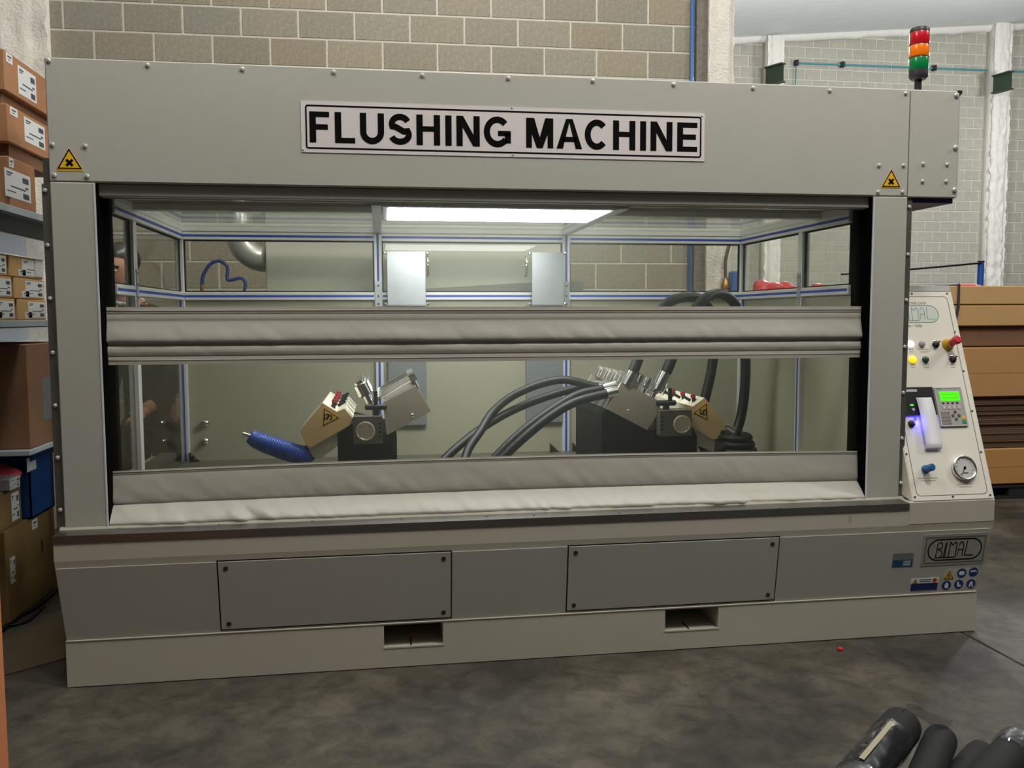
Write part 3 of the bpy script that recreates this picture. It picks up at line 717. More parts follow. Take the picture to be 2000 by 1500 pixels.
for a, b in ((1.315, 1.535), (2.125, 2.345)):
    MB().box((a, YB_-.03, .87), (b, YB_-.002, ZM-h-.03), .002).build('cable_channel', mat('grey_channel', (128, 134, 134), .4, .3), mach)
# ceiling light panel
lt = MB().box((1.292, .16, 1.976), (2.342, .69, 1.999), .004).build('light_housing', mat('white_light_housing', (225, 228, 230), .4), mach)
LIT = mat('lit_diffuser', (255, 255, 255), .5, emit=(244, 248, 252), estr=19)
MB().box((1.318, .185, 1.973), (2.318, .664, 1.9765)).build('light_diffuser', LIT, lt)
# inner door-side uprights
MB().box((.04, .13, .69), (.12, 1.42, .74)).build('tank_rim', DSTEEL, mach)
MB().box((-.012, .11, .655), (.02, 1.43, .72)).build('tank_side', PAINT, mach)
MB().box((3.635, .11, .655), (3.66, 1.43, .72)).build('tank_side', PAINT, mach)

# ================================================================== CONTROL CONSOLE
CX, CXE = 3.676, 4.088
con = thing('control_console', (3.88, .2, .645), 'sloping cream control console with buttons, printer and pressure gauge', 'control panel')
CF = Fr((0, -.078, .645), (1, 0, 0), (0, .378, 1.0)); VT = math.hypot(.378, 1.0)
prof(CX, CXE, [(-.078, .645), (.300, 1.645), (.52, 1.645), (.52, .66), (.0, .66)]).build('console_body', PANEL, con)
fp = MB().plate(CF, rrect(CX+.004, .004, CXE-.004, VT-.040, .006), 0, .003).build('faceplate', PANEL, con)
MB().rect(CF, CX+.001, VT-.032, CXE-.001, VT-.002, 0, .0015).build('top_strip', mat('grey_console_strip', (176, 174, 170), .5), con)
GLINE = mat('thin_grey_line', (96, 96, 92), .6)
MB().stroke(CF, rrect(CX+.024, .026, CXE-.030, VT-.060, .022), .0028, .003, .0036, True).build('border_line', GLINE, fp)
csc = MB().lathe((0, 0, 0), CF.n, [(.0055, 0), (.0055, .0015), (.003, .003)], 8).mesh('screw', mat('panel_screw', (110, 108, 104), .35, .8))
for px, py in ((1780,574),(1849,574),(1864,648.5),(1881,725),(1897.5,803),(1915,883),(1933,967),(1860,970),(1786,971),(1769,887)):
    u, v = CF.uv(px, py); u = min(max(u, CX+.010), CXE-.010); copy_at('screw', csc, fp, CF.p(u, v, .003))
# maker logo (left part hidden behind the pillar) and lines of small type
lu1, lv = CF.uv(1832, 614); _, lt0 = CF.uv(1810, 597); _, lb0 = CF.uv(1810, 630)
bimal(CF, lu1-.26, lb0, lu1, lt0, .0026, fp, mat('logo_green_line', (92, 140, 132), .6), .003, .0036, .06)
MB().plate(CF, capsule(lu1-.257, lb0+.002, lu1-.002, lt0-.002), .003, .0031).build('logo_field', mat('logo_pale_green', (206, 212, 202), .5), fp)
TXT = mat('small_grey_print', (100, 98, 96), .6)
u, v = CF.uv(1808, 595); text_on(CF, 'www.bimal.com', u-.168, v, .026, TXT, fp, 'web_lettering', .0036)
u, v = CF.uv(1808, 639); text_on(CF, 'Perugia - Italy', u-.150, v, .024, TXT, fp, 'town_lettering', .0036)
def caption(px, py, w, n=2):
    u, v = CF.uv(px, py)
    for k in range(n):
        ww = w*(1 if k == 0 else .8)
        MB().rect(CF, u-ww/2, v-k*.012-.002, u+ww/2, v-k*.012+.002, .003, .0034).build('caption_line', mat('faint_grey_print', (168, 164, 156), .6), fp)
for px, py, w in ((1779, 683, .026), (1803, 683, .05), (1782, 713, .026), (1808, 713, .035), (1860, 713, .026), (1811, 934, .095), (1884, 946, .08)): caption(px, py, w)
def button(name, px, py, r, hh, m, ring=None):
    u, v = CF.uv(px, py); p = CF.p(u, v, .003)
    b = MB().lathe(p, CF.n, [(r*1.12, 0), (r*1.12, .004), (r, .005), (r, hh*.8), (r*.7, hh)], 18).build(name, m, con, smooth=40)
    return b, u, v
button('white_lamp', 1777, 673, .0145, .014, mat('lit_white_cap', (250, 250, 250), .4, emit=(240, 246, 255), estr=1.6))
button('grey_button', 1799, 673, .0135, .016, mat('grey_cap', (160, 154, 158), .4))
button('yellow_lamp', 1781, 703, .0165, .014, mat('lit_yellow_cap', (250, 220, 40), .4, emit=(255, 220, 20), estr=.8))
button('green_button', 1806, 703, .0145, .014, mat('dark_green_cap', (16, 74, 62), .35))
for px, py in ((1826, 673), (1859, 702)):
    b, u, v = button('selector_switch', px, py, .0155, .014, BLACK)
    MB().plate(CF, [(u-.014, v-.007), (u+.010, v+.010), (u+.014, v+.006), (u-.009, v-.011)], .014, .030).build('selector_lever', mat('switch_lever', (44, 42, 42), .3), b)
    MB().lathe(CF.p(u, v, .003), CF.n, [(.019, 0), (.019, .003), (.016, .004)], 18).build('switch_ring', CHROME, b)
b, u, v = button('round_black_knob', 1779, 828, .0150, .014, BLACK)
# emergency stop
u, v = CF.uv(1850, 674)
es = MB().lathe(CF.p(u, v, .003), CF.n, [(.030, 0), (.030, .004), (.026, .010), (.019, .016), (.019, .035)], 22).build('emergency_stop', mat('estop_yellow', (206, 160, 40), .4), con, smooth=40)
MB().lathe(CF.p(u, v, .038), CF.n, [(.016, 0), (.0165, .018), (.021, .030), (.021, .044), (.014, .050)], 22).build('mushroom_head', mat('estop_red', (190, 38, 48), .4), es, smooth=40)
# receipt printer
a = CF.uv(1768, 757); b = CF.uv(1817, 757); c = CF.uv(1825, 811)
pu0, pu1, pv0, pv1 = CX+.012, b[0]+.002, c[1], b[1]
pr = MB().rect(CF, pu0, pv0, pu1, pv1, .003, .012).build('receipt_printer', BLACK, con)
u, v = CF.uv(1788, 764); MB().rect(CF, u-.062, v-.006, u, v+.006, .012, .0125).build('printer_badge', mat('badge_grey', (190, 190, 190), .5), pr)
for px, py in ((1778, 792.5), (1816, 791)):
    u, v = CF.uv(px, py); u = min(u, pu1-.008)
    MB().rect(CF, u-.008, v-.003, u+.008, v+.003, .012, .0135).build('status_lamp', mat('lit_green_led', (60, 255, 60), .5, emit=(60, 255, 40), estr=2), pr)
    MB().lathe(CF.p(u+.003, v-.022, .012), CF.n, [(.0075, 0), (.0065, .004)], 12).build('printer_key', mat('pale_key', (190, 190, 186), .5), pr)
# paper strip curling out of the printer
pt0 = CF.uv(1797, 778); pt1 = CF.uv(1816, 876)
pu, pw = pt0[0]+.010, .040
prof_p = [(pt0[1], .013), (pt0[1]-.03, .018), (pt0[1]-.07, .022), (pt0[1]-.13, .023), (pt0[1]-.19, .024), (pt0[1]-.228, .026), (pt0[1]-.246, .020), (pt0[1]-.250, .012), (pt0[1]-.242, .007), (pt0[1]-.228, .010)]
def pap(u, v):
    n = len(prof_p)-1; t = v*n; i = min(n-1, int(t)); f = t-i
    vv = prof_p[i][0]*(1-f)+prof_p[i+1][0]*f; hh = prof_p[i][1]*(1-f)+prof_p[i+1][1]*f
    return CF.p(pu-pw+2*pw*u, vv, hh)
PAPER = mat('white_receipt_paper', (232, 230, 236), .7)
tk = MB().grid(pap, 2, 36).build('receipt', PAPER, con, smooth=True)
md = tk.modifiers.new('thickness', 'SOLIDIFY'); md.thickness = .0004
# blue indicator lamp under the printer
u, v = CF.uv(1786, 817)
MB().lathe(CF.p(u, v-.004, .003), CF.n, [(.008, 0), (.008, .004), (.005, .007)], 12).build('blue_indicator', mat('lit_blue_led', (60, 60, 255), .5, emit=(40, 40, 255), estr=6), con)
l = bpy.data.lights.new('blue_indicator_light', 'POINT'); l.energy = .16; l.color = (.06, .05, 1); l.shadow_soft_size = .008
o = bpy.data.objects.new('blue_indicator_light', l); col_link(o); o.parent = con; o.location = CF.p(u+.002, v-.022, .022)-ORI[con.name]
# operator terminal
a = CF.uv(1816, 757); b = CF.uv(1873, 757); c = CF.uv(1890, 833)
hu0, hu1, hv0, hv1 = a[0]+.012, b[0]+.002, c[1], b[1]
hm = MB().plate(CF, rrect(hu0, hv0, hu1, hv1, .004), .003, .011).build('operator_terminal', mat('terminal_grey', (168, 164, 160), .45), con)
MB().stroke(CF, rrect(hu0+.003, hv0+.003, hu1-.003, hv1-.003, .003), .003, .011, .0125, True).build('terminal_rim', ALU, hm)
hw, hh_ = hu1-hu0, hv1-hv0
sc_ = MB().rect(CF, hu0+hw*.16, hv0+hh_*.645, hu1-hw*.12, hv0+hh_*.89, .011, .0118).build('green_display', mat('lit_green_display', (70, 230, 10), .4, emit=(72, 236, 6), estr=.75), hm)
for k in range(2): MB().rect(CF, hu0+hw*.22, hv0+hh_*(.72+.09*k), hu1-hw*.2, hv0+hh_*(.73+.09*k), .0118, .0121).build('display_line', mat('dim_green_text', (50, 150, 10), .5), hm)
KEY = mat('terminal_key', (140, 130, 124), .6); KEYP = mat('pale_terminal_key', (200, 182, 176), .6)
for k in range(4):
    MB().rect(CF, hu0+hw*(.20+.17*k), hv0+hh_*.575, hu0+hw*(.27+.17*k), hv0+hh_*.605, .011, .0125).build('function_key', INK, hm)
    MB().rect(CF, hu0+hw*(.18+.18*k), hv0+hh_*.44, hu0+hw*(.30+.18*k), hv0+hh_*.53, .011, .0135).build('soft_key', KEYP, hm)
for r in range(4):
    for k in range(3): MB().rect(CF, hu0+hw*(.08+.115*k), hv0+hh_*(.06+.085*r), hu0+hw*(.17+.115*k), hv0+hh_*(.125+.085*r), .011, .013).build('number_key', KEY, hm)
for du, dv in ((.60, .36), (.50, .27), (.72, .27), (.60, .18)):
    MB().lathe(CF.p(hu0+hw*du, hv0+hh_*dv, .011), CF.n, [(.008, 0), (.007, .003)], 10).build('arrow_key', mat('dark_arrow_key', (84, 76, 72), .6), hm)
MB().rect(CF, hu1-hw*.20, hv0+hh_*.18, hu1-hw*.07, hv0+hh_*.25, .011, .013).build('clear_key', YEL, hm)
MB().rect(CF, hu1-hw*.20, hv0+hh_*.07, hu1-hw*.07, hv0+hh_*.15, .011, .013).build('enter_key', mat('green_key', (30, 140, 90), .5), hm)
MB().rect(CF, hu0+hw*.08, hv1-hh_*.05, hu0+hw*.26, hv1-hh_*.02, .011, .0118).build('terminal_badge', mat('badge_green', (60, 150, 130), .5), hm)
# blue regulator knob
u, v = CF.uv(1806, 917)
MB().lathe(CF.p(u, v, .003), CF.n, [(.019, 0), (.019, .012), (.015, .016), (.015, .026), (.017, .028), (.017, .056), (.013, .060)], 18).build('regulator_knob', mat('blue_knob', (22, 92, 146), .35), con, smooth=40)
# pressure gauge
u, v = CF.uv(1880, 915); g0 = CF.p(u, v, .003)
ga = MB().lathe(g0, CF.n, [(.060, 0), (.062, .006), (.060, .016), (.054, .020), (.0495, .017), (.0495, .012)], 36).build('pressure_gauge', CHROME, con, smooth=35)
MB().lathe(CF.p(u, v, .0145), CF.n, [(.050, 0), (.050, .001)], 32).build('gauge_dial', mat('gauge_face', (196, 194, 188), .5), ga)
mb = MB()
for k in range(11):
    A = math.radians(225-27*k); mb.stroke(CF, [(u+.036*math.cos(A), v+.036*math.sin(A)), (u+.044*math.cos(A), v+.044*math.sin(A))], .0018, .0155, .0162)
mb.stroke(CF, [(u-.012, v-.024), (u+.012, v-.024)], .004, .0155, .0162)
mb.build('gauge_ticks', INK, ga)
A = math.radians(236); mb = MB(); mb.stroke(CF, [(u-.010*math.cos(A), v-.010*math.sin(A)), (u+.042*math.cos(A), v+.042*math.sin(A))], .0028, .0165, .0175)
mb.lathe(CF.p(u, v, .016), CF.n, [(.006, 0), (.006, .003)], 12); mb.build('gauge_needle', INK, ga)

# ================================================================== SIGNAL TOWER
q = atY(1793, 172, .07); tx, ty = q.x, .07
tow = thing('signal_tower', (tx, ty, 2.513), 'red, amber and green signal tower light on top of the machine', 'signal light')
def seg(name, z0, z1, prof, m, par=tow): return MB().lathe((tx, ty, 0), (0, 0, 1), [(r, z0+(z1-z0)*t) for r, t in prof], 28).build(name, m, par, smooth=40)
seg('tower_pole', 2.513, 2.585, [(.016, 0), (.016, 1)], BLACK)
seg('tower_base', 2.575, 2.618, [(.030, 0), (.040, .25), (.0415, .5), (.0415, 1)], mat('grey_black_base', (48, 48, 52), .45))
for nm, z0, z1, c, e in (('green_lens', 2.618, 2.672, (10, 120, 62), .0), ('amber_lens', 2.676, 2.728, (240, 120, 10), .0), ('red_lens', 2.732, 2.786, (190, 22, 34), .0)):
    seg(nm, z0, z1, [(.0412, 0), (.0425, .05), (.0420, .5), (.0425, .95), (.0412, 1)], mat(nm+'_plastic', c, .22))
for z in (2.672, 2.728): seg('lens_ring', z, z+.004, [(.0428, 0), (.0428, 1)], mat('lens_ring_dark', (60, 30, 16), .5))
seg('tower_cap', 2.786, 2.806, [(.0425, 0), (.0425, .6), (.038, .95), (.02, 1)], BLACK)

# ================================================================== FIXTURES INSIDE THE CELL
CREAM = mat('cream_fixture_paint', (206, 176, 126), .5); CREAMW = mat('ivory_fixture_top', (226, 220, 198), .45)
PLATEM = mat('brushed_fixture_plate', (176, 168, 154), .42, .35, var=.06, vscale=9)
STAND = mat('black_stand', (9, 9, 8), .7, spec=.2)
FY = .35; DEP = .62
def P2(fr, pts): return [fr.uv(*p) for p in pts]
FF = Fr((0, FY, 0), (1, 0, 0), (0, 0, 1))
def fixture(side, label):
    L = side == 'L'
    root = thing('clamp_fixture', (1.21 if L else 2.6, .65, .692), label, 'clamp fixture', 'hose clamping fixtures in the cell')
    # cream housing
    pts = [(585,841),(630,787),(658,804),(673,798),(689,817),(684,830),(607,874),(598,869)] if L else [(1336,789),(1353,794),(1376,777),(1417,826),(1400,857),(1390,857),(1340,826)]
    poly = P2(FF, pts)
    hs = MB().plate(FF, poly, -DEP, 0).build('housing', CREAMW, root)
    MB().plate(FF, poly, 0, .003).build('housing_face', CREAM, hs)
    # lower bracket
    pts = [(600,873),(684,832),(692,846),(624,898),(612,894)] if L else [(1347,830),(1398,858),(1396,884),(1352,866)]
    MB().plate(FF, P2(FF, pts), -DEP*.9, -.01).build('bracket', PLATEM, root)
    c = FF.uv(646, 815) if L else FF.uv(1368, 805)
    t = warn(Fr((0, FY-.003, 0), (1, 0, 0), (0, 0, 1)), c[0], c[1], .088, root, 'hand', 'warning_triangle', math.radians(-94 if L else 94)*(1))
    # tilted plate block
    pts = [(748,786),(812,753),(842,803),(822,815),(755,850)] if L else [(1214,747),(1286,782),(1290,800),(1264,840),(1185,799)]
    poly = P2(FF, pts)
    bl = MB().plate(FF, poly, -.022, 0).build('plate_block', PLATEM, root)
    MB().plate(FF, poly, -DEP, -DEP+.022).build('rear_plate', PLATEM, root)
    av = Vector(poly[0]); bv = Vector(poly[1]); dd_ = (bv-av).normalized(); nn_ = Vector((-dd_.y, dd_.x))*-.045
    low = [tuple(Vector(p)+nn_) if i < 2 else p for i, p in enumerate(poly)]
    MB().plate(FF, low, -DEP+.022, -.022).build('block_core', mat('dark_block_core', (96, 92, 84), .5, .3), root)
    ctr = FF.uv(805, 811) if L else FF.uv(1227, 803)
    MB().lathe(FF.p(*ctr, 0), FF.n, [(.009, 0), (.009, .004), (.004, .007)], 10).build('block_bolt', CHROME, bl)
    # direction along the plate's upper edge and its normal
    a = Vector(poly[0] if L else poly[0]); b = Vector(poly[1]); d = (b-a).normalized(); n = Vector((-d.y, d.x))
    for k in range(5 if L else 5):
        y = .03+k*(DEP-.06)/4
        if L:
            p0 = a+n*.022-d*.02; p1 = b+n*.030+d*.0
            MB().cyl(FF.p(p0.x, p0.y+.0, -y), FF.p(p1.x, p1.y, -y), .0075, seg=8).build('guide_rod', CHROME, root, smooth=40)
            e = p1; MB().cyl(FF.p(e.x-d.x*.012, e.y-d.y*.012, -y), FF.p(e.x+d.x*.020, e.y+d.y*.020, -y), .014, seg=6).build('rod_nut', CHROME, root)
            MB().cyl(FF.p(e.x, e.y, -y), FF.p(e.x-n.x*.05, e.y-n.y*.05, -y), .012, seg=8).build('rod_post', CHROME, root)
        elif k:
            e = a*.85+b*.15
            MB().cyl(FF.p(e.x, e.y, -y), FF.p(e.x+n.x*.045, e.y+n.y*.045, -y), .016, seg=10).build('coupling', CHROME, root, smooth=40)
            MB().cyl(FF.p(e.x+n.x*.045, e.y+n.y*.045, -y), FF.p(e.x+n.x*.06, e.y+n.y*.06, -y), .022, seg=6).build('coupling_nut', CHROME, root)
    if L:
        for k in range(4):
            y = .05+k*.14; o = Vector(FF.uv(720, 782)); nn = Vector((-.42, .9)).normalized()
            MB().lathe(FF.p(o.x, o.y, -y), FF.ex*nn.x+FF.ey*nn.y, [(.018, -.03), (.018, .02), (.030, .022), (.036, .03), (.036, .080), (.028, .084), (.028, .098), (.016, .100)], 18).build('quick_coupling', CHROME, root, smooth=35)
    else:
        for fpx, y in (((1246, 752), .02), ((1266, 760), .05), ((1252, 757), .2), ((1280, 768), .02)):
            o = Vector(FF.uv(*fpx)); MB().lathe(FF.p(o.x, o.y, -y), FF.ex*n.x+FF.ey*n.y, [(.014, -.05), (.014, .0), (.019, .002), (.021, .012), (.016, .014), (.022, .018), (.022, .050), (.018, .055)], 16).build('quick_coupling', CHROME, root, smooth=35)
    # dial gauge box with T-handle
    q0 = FF.uv(690, 812) if L else FF.uv(1283, 800); q1 = FF.uv(748, 863) if L else FF.uv(1344, 848); yd = .012
    db = MB().plate(FF, rrect(q0[0], q1[1], q1[0], q0[1], .006), -.05, .05).build('dial_box', mat('dial_box_grey', (96, 92, 84), .45, .25), root)
    c = FF.uv(714, 839) if L else FF.uv(1325, 826)
    MB().lathe(FF.p(*c, .05), FF.n, [(.044, 0), (.044, .008), (.038, .010), (.036, .008), (.006, .009)], 28).build('dial', mat('turned_steel', (206, 192, 170), .35, .35), db, smooth=35)
    for k in range(4):
        A = math.radians(45+90*k); MB().lathe(FF.p(c[0]+.033*math.cos(A), c[1]+.033*math.sin(A), .058), FF.n, [(.004, 0), (.003, .004)], 8).build('dial_screw', CHROME, db)
    for k in range(4):
        uu = q1[0]-.012 if L else q0[0]+.012
        MB().rect(FF, uu-.006, q1[1]+.03+.02*k, uu+.006, q1[1]+.036+.02*k, .05, .052).build('scale_mark', INK, db)
    hx = FF.uv(734, 795) if L else FF.uv(1301, 787); hv = FF.uv(734, 764)[1] if L else FF.uv(1309, 758)[1]
    hnd = MB().cyl(FF.p(hx[0], q0[1], 0), FF.p(hx[0], hx[1], 0), .016, seg=14).build('clamp_handle', BLACK, root, smooth=40)
    MB().tube([FF.p(hx[0]-.050, hx[1], .0), FF.p(hx[0]-.045, hx[1], 0), FF.p(hx[0]+.045, hx[1], 0), FF.p(hx[0]+.050, hx[1], 0)], [.008, .014, .014, .008], 12).build('handle_bar', BLACK, hnd, smooth=40)
    vx = hx[0]+(.0 if L else .02)
    MB().cyl(FF.p(vx, hx[1], 0), FF.p(vx, hv, 0), .0105, seg=12).build('handle_grip', BLACK, hnd, smooth=40)
    # red-black toggles along the ivory top
    o0 = Vector(FF.uv(650, 795)) if L else Vector(FF.uv(1364, 784)); dn = Vector((.25, .97)) if L else Vector((-.25, .97))
    for k in range(4):
        y = .06+k*.15; dd = FF.ex*dn.x+FF.ey*dn.y; o = FF.p(o0.x, o0.y, -y)
        tg = MB().cyl(o-dd*.02, o+dd*.016, .012, .010, 12).build('toggle', BLACK, root, smooth=40)
        MB().cyl(o+dd*.016, o+dd*.030, .014, .011, 12).build('toggle_cap', mat('dark_red_cap', (150, 40, 52), .4), tg, smooth=40)
        MB().cyl(o+dd*.0+FF.ex*(.02 if L else -.02), o+dd*.02+FF.ex*(.05 if L else -.05), .008, .006, 8).build('toggle_lever', BLACK, tg)
    # black stand down to the deck
    if L: pts = [(659,848),(686,830),(752,846),(775,850)]
    else: pts = [(1176,812),(1184,800),(1264,841),(1352,832),(1362,852)]
    poly = P2(FF, pts); poly = [(poly[0][0], .692)]+poly+[(poly[-1][0]+(0 if L else 0), .692)]
    MB().plate(FF, poly, -DEP*.92, -.002 if L else -.004).build('stand', STAND, root)
    return root
fixture('L', 'clamp fixture with cream housing beside the blue coiled hose')
fixR = fixture('R', 'clamp fixture with black hoses connected, on the right')
def hose(name, pts, r, label, m=RUBBER, ferr=True, grp=None, cuffs=()):
    root = thing(name, pts[0], label, 'hose', grp)
    P = spline(pts, 10); MB().tube(P, r, 12).build('hose_body', m, root, smooth=True)
    for k, (i, ln) in enumerate(cuffs):
        a = P[i]; b = P[i+ln] if i+ln < len(P) else P[-1]
        MB().cyl(a, b, r*1.22, r*1.15, 14).build('hose_ferrule', CHROME, root, smooth=40)
    return root
def H(lst): return [atY(px, py, y) for px, py, y in lst]
G1 = 'black hoses in the cell'
hose('rubber_hose', H([(1196,752,.55),(1164,755,.55),(1094,742,.58),(1017,765,.60),(965,802,.58),(937,844,.50),(916,875,.42),(905,905,.35)]), .021, 'uppermost of the black hoses arching left from the right fixture', grp=G1, cuffs=((0, 9),))
hose('rubber_hose', H([(1182,752,.70),(1147,753,.70),(1070,774,.68),(1000,802,.62),(940,837,.55),(895,872,.45),(860,905,.38)]), .021, 'black hose reaching furthest left, crossing under the uppermost arch', grp=G1, cuffs=((0, 9),))
hose('rubber_hose', H([(1203,752,.45),(1175,760,.45),(1122,774,.45),(1052,818,.42),(1000,861,.38),(958,904,.34)]), .022, 'black hose third from the top of those arching left', grp=G1, cuffs=((0, 9),))
hose('rubber_hose', H([(1206,764,.37),(1185,769,.37),(1122,786,.37),(1066,820,.36),(1012,865,.34),(968,908,.32)]), .022, 'lowest black hose arching left from the right fixture', grp=G1, cuffs=((0, 10),))
hose('rubber_hose', H([(1224,752,.37),(1240,718,.37),(1262,660,.40),(1298,598,.48),(1340,580,.62),(1378,592,.75),(1396,640,.82),(1390,720,.85),(1372,800,.85),(1366,850,.85),(1384,890,.8)]), .027, 'thick black hose rising from the fixture over the curtain band, first arch', grp=G1, cuffs=((0, 8),))
hose('rubber_hose', H([(1284,762,.37),(1305,718,.37),(1330,655,.40),(1364,596,.50),(1400,574,.65),(1434,592,.78),(1452,650,.85),(1456,730,.88),(1448,810,.88),(1428,860,.85),(1392,884,.8),(1372,892,.7)]), .027, 'thick black hose rising from the fixture over the curtain band, second arch', grp=G1, cuffs=((0, 8),))
q = atY(1440, 880, .85); cl = thing('hose_coil', (q.x, .85, .692), 'black hose coil lying on the deck at the right', 'hose')
for k in range(4):
    MB().tube([(q.x+(.12-.012*k)*math.cos(t*PI/12), .92+(.16-.015*k)*math.sin(t*PI/12), .715+.036*k) for t in range(25)], .022, 10).build('hose_turn', RUBBER, cl, smooth=True)
MB().cyl(atY(1418, 832, .36), atY(1434, 842, .36), .014, seg=8).build('hose_nipple', CHROME, fixR, smooth=40)
# blue spiral air hose
path = spline(H([(490,852,.42),(505,861,.42),(540,874,.40),(575,885,.38),(598,888,.40),(610,876,.44)]), 14)
sp = thing('spiral_air_hose', (path[0].x, .4, .692), 'blue coiled air hose lying on the deck', 'hose')
pts = []; n = len(path)
for i in range(n*14):
    t = i/14; k = min(n-2, int(t)); f = t-k; c = path[k].lerp(path[k+1], f); d = (path[k+1]-path[k]).normalized()
    a = Vector((0, 1, 0)); a = (a-d*a.dot(d)).normalized(); b = d.cross(a); rr = .026+.012*math.sin(PI*t/n)
    A = 2*PI*t/1.7; pts.append(c + a*(rr*math.cos(A)) + b*(rr*math.sin(A)))
MB().tube(pts, .0085, 6).build('hose_spiral', mat('blue_polyurethane', (38, 72, 156), .3), sp, smooth=True)
MB().cyl(path[0]-Vector((.035, 0, -.012)), path[0], .010, seg=10).build('hose_fitting', CHROME, sp, smooth=40)

# ================================================================== BEHIND THE MACHINE
cab = thing('rear_cabinet', (1.5, 1.75, 0), 'pale grey cabinet standing behind the rear panes', 'cabinet')
CABM = mat('pale_cabinet_paint', (196, 196, 186), .5)
qa = atY(521, 520, 1.6).x-.004
MB().box((qa, 1.60, 1.60), (2.40, 2.05, 2.12), .004).build('cabinet_body', CABM, cab)
MB().box((qa+.1, 1.64, 0), (2.35, 2.0, 1.60)).build('cabinet_stand', mat('cabinet_stand_grey', (130, 130, 126), .6), cab)
a = atY(828, 564, 1.59); b = atY(1030, 552, 1.59)
MB().plate(Fr((0, 1.598, 0), (1, 0, 0), (0, 0, 1)), [(a.x, 1.60), (b.x+.35, 1.60), (b.x+.35, b.z+.01), (b.x, b.z), (a.x, a.z)], 0, .01).build('cabinet_skirt', mat('cabinet_skirt_grey', (140, 142, 138), .5), cab)
# flexible duct elbow
DU = mat('silver_duct', (205, 206, 202), .32, .6)
c0 = atY(519, 506, 1.72); R0 = .15
pts = [(c0.x - R0*math.sin(t*PI/2/10)*1.0 - .0, 1.72, c0.z+R0 - R0*math.cos(t*PI/2/10)) for t in range(11)]
pts = [(c0.x, 1.72, c0.z)] + pts[1:] + [(c0.x-R0, 1.72, c0.z+R0+.3)]
du = MB().tube(pts, .078, 20).build('air_duct', DU, cab, smooth=True, label='silver duct elbow')
hp = H([(394,556,1.438),(398,535,1.438),(412,515,1.438),(430,510,1.438),(444,522,1.438),(444,545,1.438),(455,546,1.438),(470,543,1.438),(479,552,1.438),(476,575,1.438),(470,600,1.438)])
bh = thing('blue_air_tube', hp[0], 'thin blue air tube looping behind the rear left pane', 'hose')
MB().tube(spline(hp, 8), .010, 8).build('tube_body', mat('blue_tube', (44, 62, 140), .4), bh, smooth=True)
MB().cyl(hp[0], hp[0]-Vector((0, 0, .09)), .010, seg=10).build('tube_fitting', mat('brass', (170, 130, 70), .35, .9), bh, smooth=40)
hp = H([(1432,455,2.7),(1424,480,2.7),(1417,510,2.7),(1417,545,2.7)])
bh = thing('brown_hose', hp[-1], 'brown hose with brass valve hanging beside the white column', 'hose')
MB().tube(spline(hp, 8), .013, 8).build('hose_body', mat('brown_rubber', (92, 70, 58), .5), bh, smooth=True)
q = hp[-1]; MB().lathe((q.x, q.y, q.z-.08), (0, 0, 1), [(.03, 0), (.035, .03), (.02, .06), (.016, .09)], 12).build('hose_valve', mat('brass', (170, 130, 70), .35, .9), bh, smooth=40)
q = atY(1432, 545, 2.7); o = MB().box((q.x-.02, 2.66, q.z-.10), (q.x+.06, 2.76, q.z+.06), .012).build('wall_box', mat('blue_white_box', (70, 100, 170), .5)); tag(o, 'small blue box mounted on the white column', 'box')

# ================================================================== LEFT: SHELVES AND CARTONS
def carton(name, lo, hi, label, m=CARD, group='cartons on the left shelves', face=None, tape=True, cat='box'):
    c = Vector(((lo[0]+hi[0])/2, (lo[1]+hi[1])/2, lo[2]))
    r = thing(name, c, label, cat, group)
    b = MB().box(lo, hi, .004).build('carton_body', m, r)
    MB().box((c.x-.0015, lo[1]+.002, hi[2]-.0005), (c.x+.0015, hi[1]-.002, hi[2]+.0006)).build('flap_seam', GAP, r)
    if tape: MB().box((c.x-.025, lo[1]-.0006, hi[2]-.05), (c.x+.025, lo[1]+.0004, hi[2]-.004)).build('tape', mat('brown_tape', (150, 112, 74), .35), r)
    return r
def ship_label(r, fr, u0, v0, u1, v1, small=False):
    l = MB().rect(fr, u0, v0, u1, v1, 0, .001).build('shipping_label', mat('label_paper', (214, 214, 216), .6), r)
    w, hh = u1-u0, v1-v0; mb = MB()
    if small:
        mb.rect(fr, u0+w*.2, v0+hh*.55, u0+w*.8, v0+hh*.75, .001, .0014); mb.rect(fr, u0+w*.25, v0+hh*.25, u0+w*.6, v0+hh*.35, .001, .0014)
    else:
        for a, b, c, d in ((.68, .66, .92, .86), (.68, .08, .92, .28), (.78, .46, .9, .53), (.07, .84, .3, .9), (.07, .76, .22, .8), (.22, .38, .8, .43), (.07, .2, .4, .24)): mb.rect(fr, u0+w*a, v0+hh*b, u0+w*c, v0+hh*d, .001, .0014)
    mb.build('label_print', mat('label_ink', (70, 72, 84), .7), l)
    return l
SIDE = lambda X: Fr((X, 0, 0), (0, 1, 0), (0, 0, 1))   # face towards +x: u runs into the depth
FACE = lambda Y: Fr((0, Y, 0), (1, 0, 0), (0, 0, 1))
shelf = thing('metal_shelving', (-.6, .9, 0), 'grey metal shelving left of the machine', 'shelf')
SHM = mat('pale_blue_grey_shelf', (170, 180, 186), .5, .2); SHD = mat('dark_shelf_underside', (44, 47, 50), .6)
MB().box((-.95, .26, 1.955), (-.292, 1.28, 1.988), .002).build('shelf_deck', SHM, shelf)
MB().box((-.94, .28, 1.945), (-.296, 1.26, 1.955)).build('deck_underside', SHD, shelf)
zc0, zc1 = atX(40, 460, -.322).z, atX(40, 444, -.322).z; MB().box((-.345, .20, zc0), (-.322, 1.28, zc1)).build('side_beam', SHD, shelf)
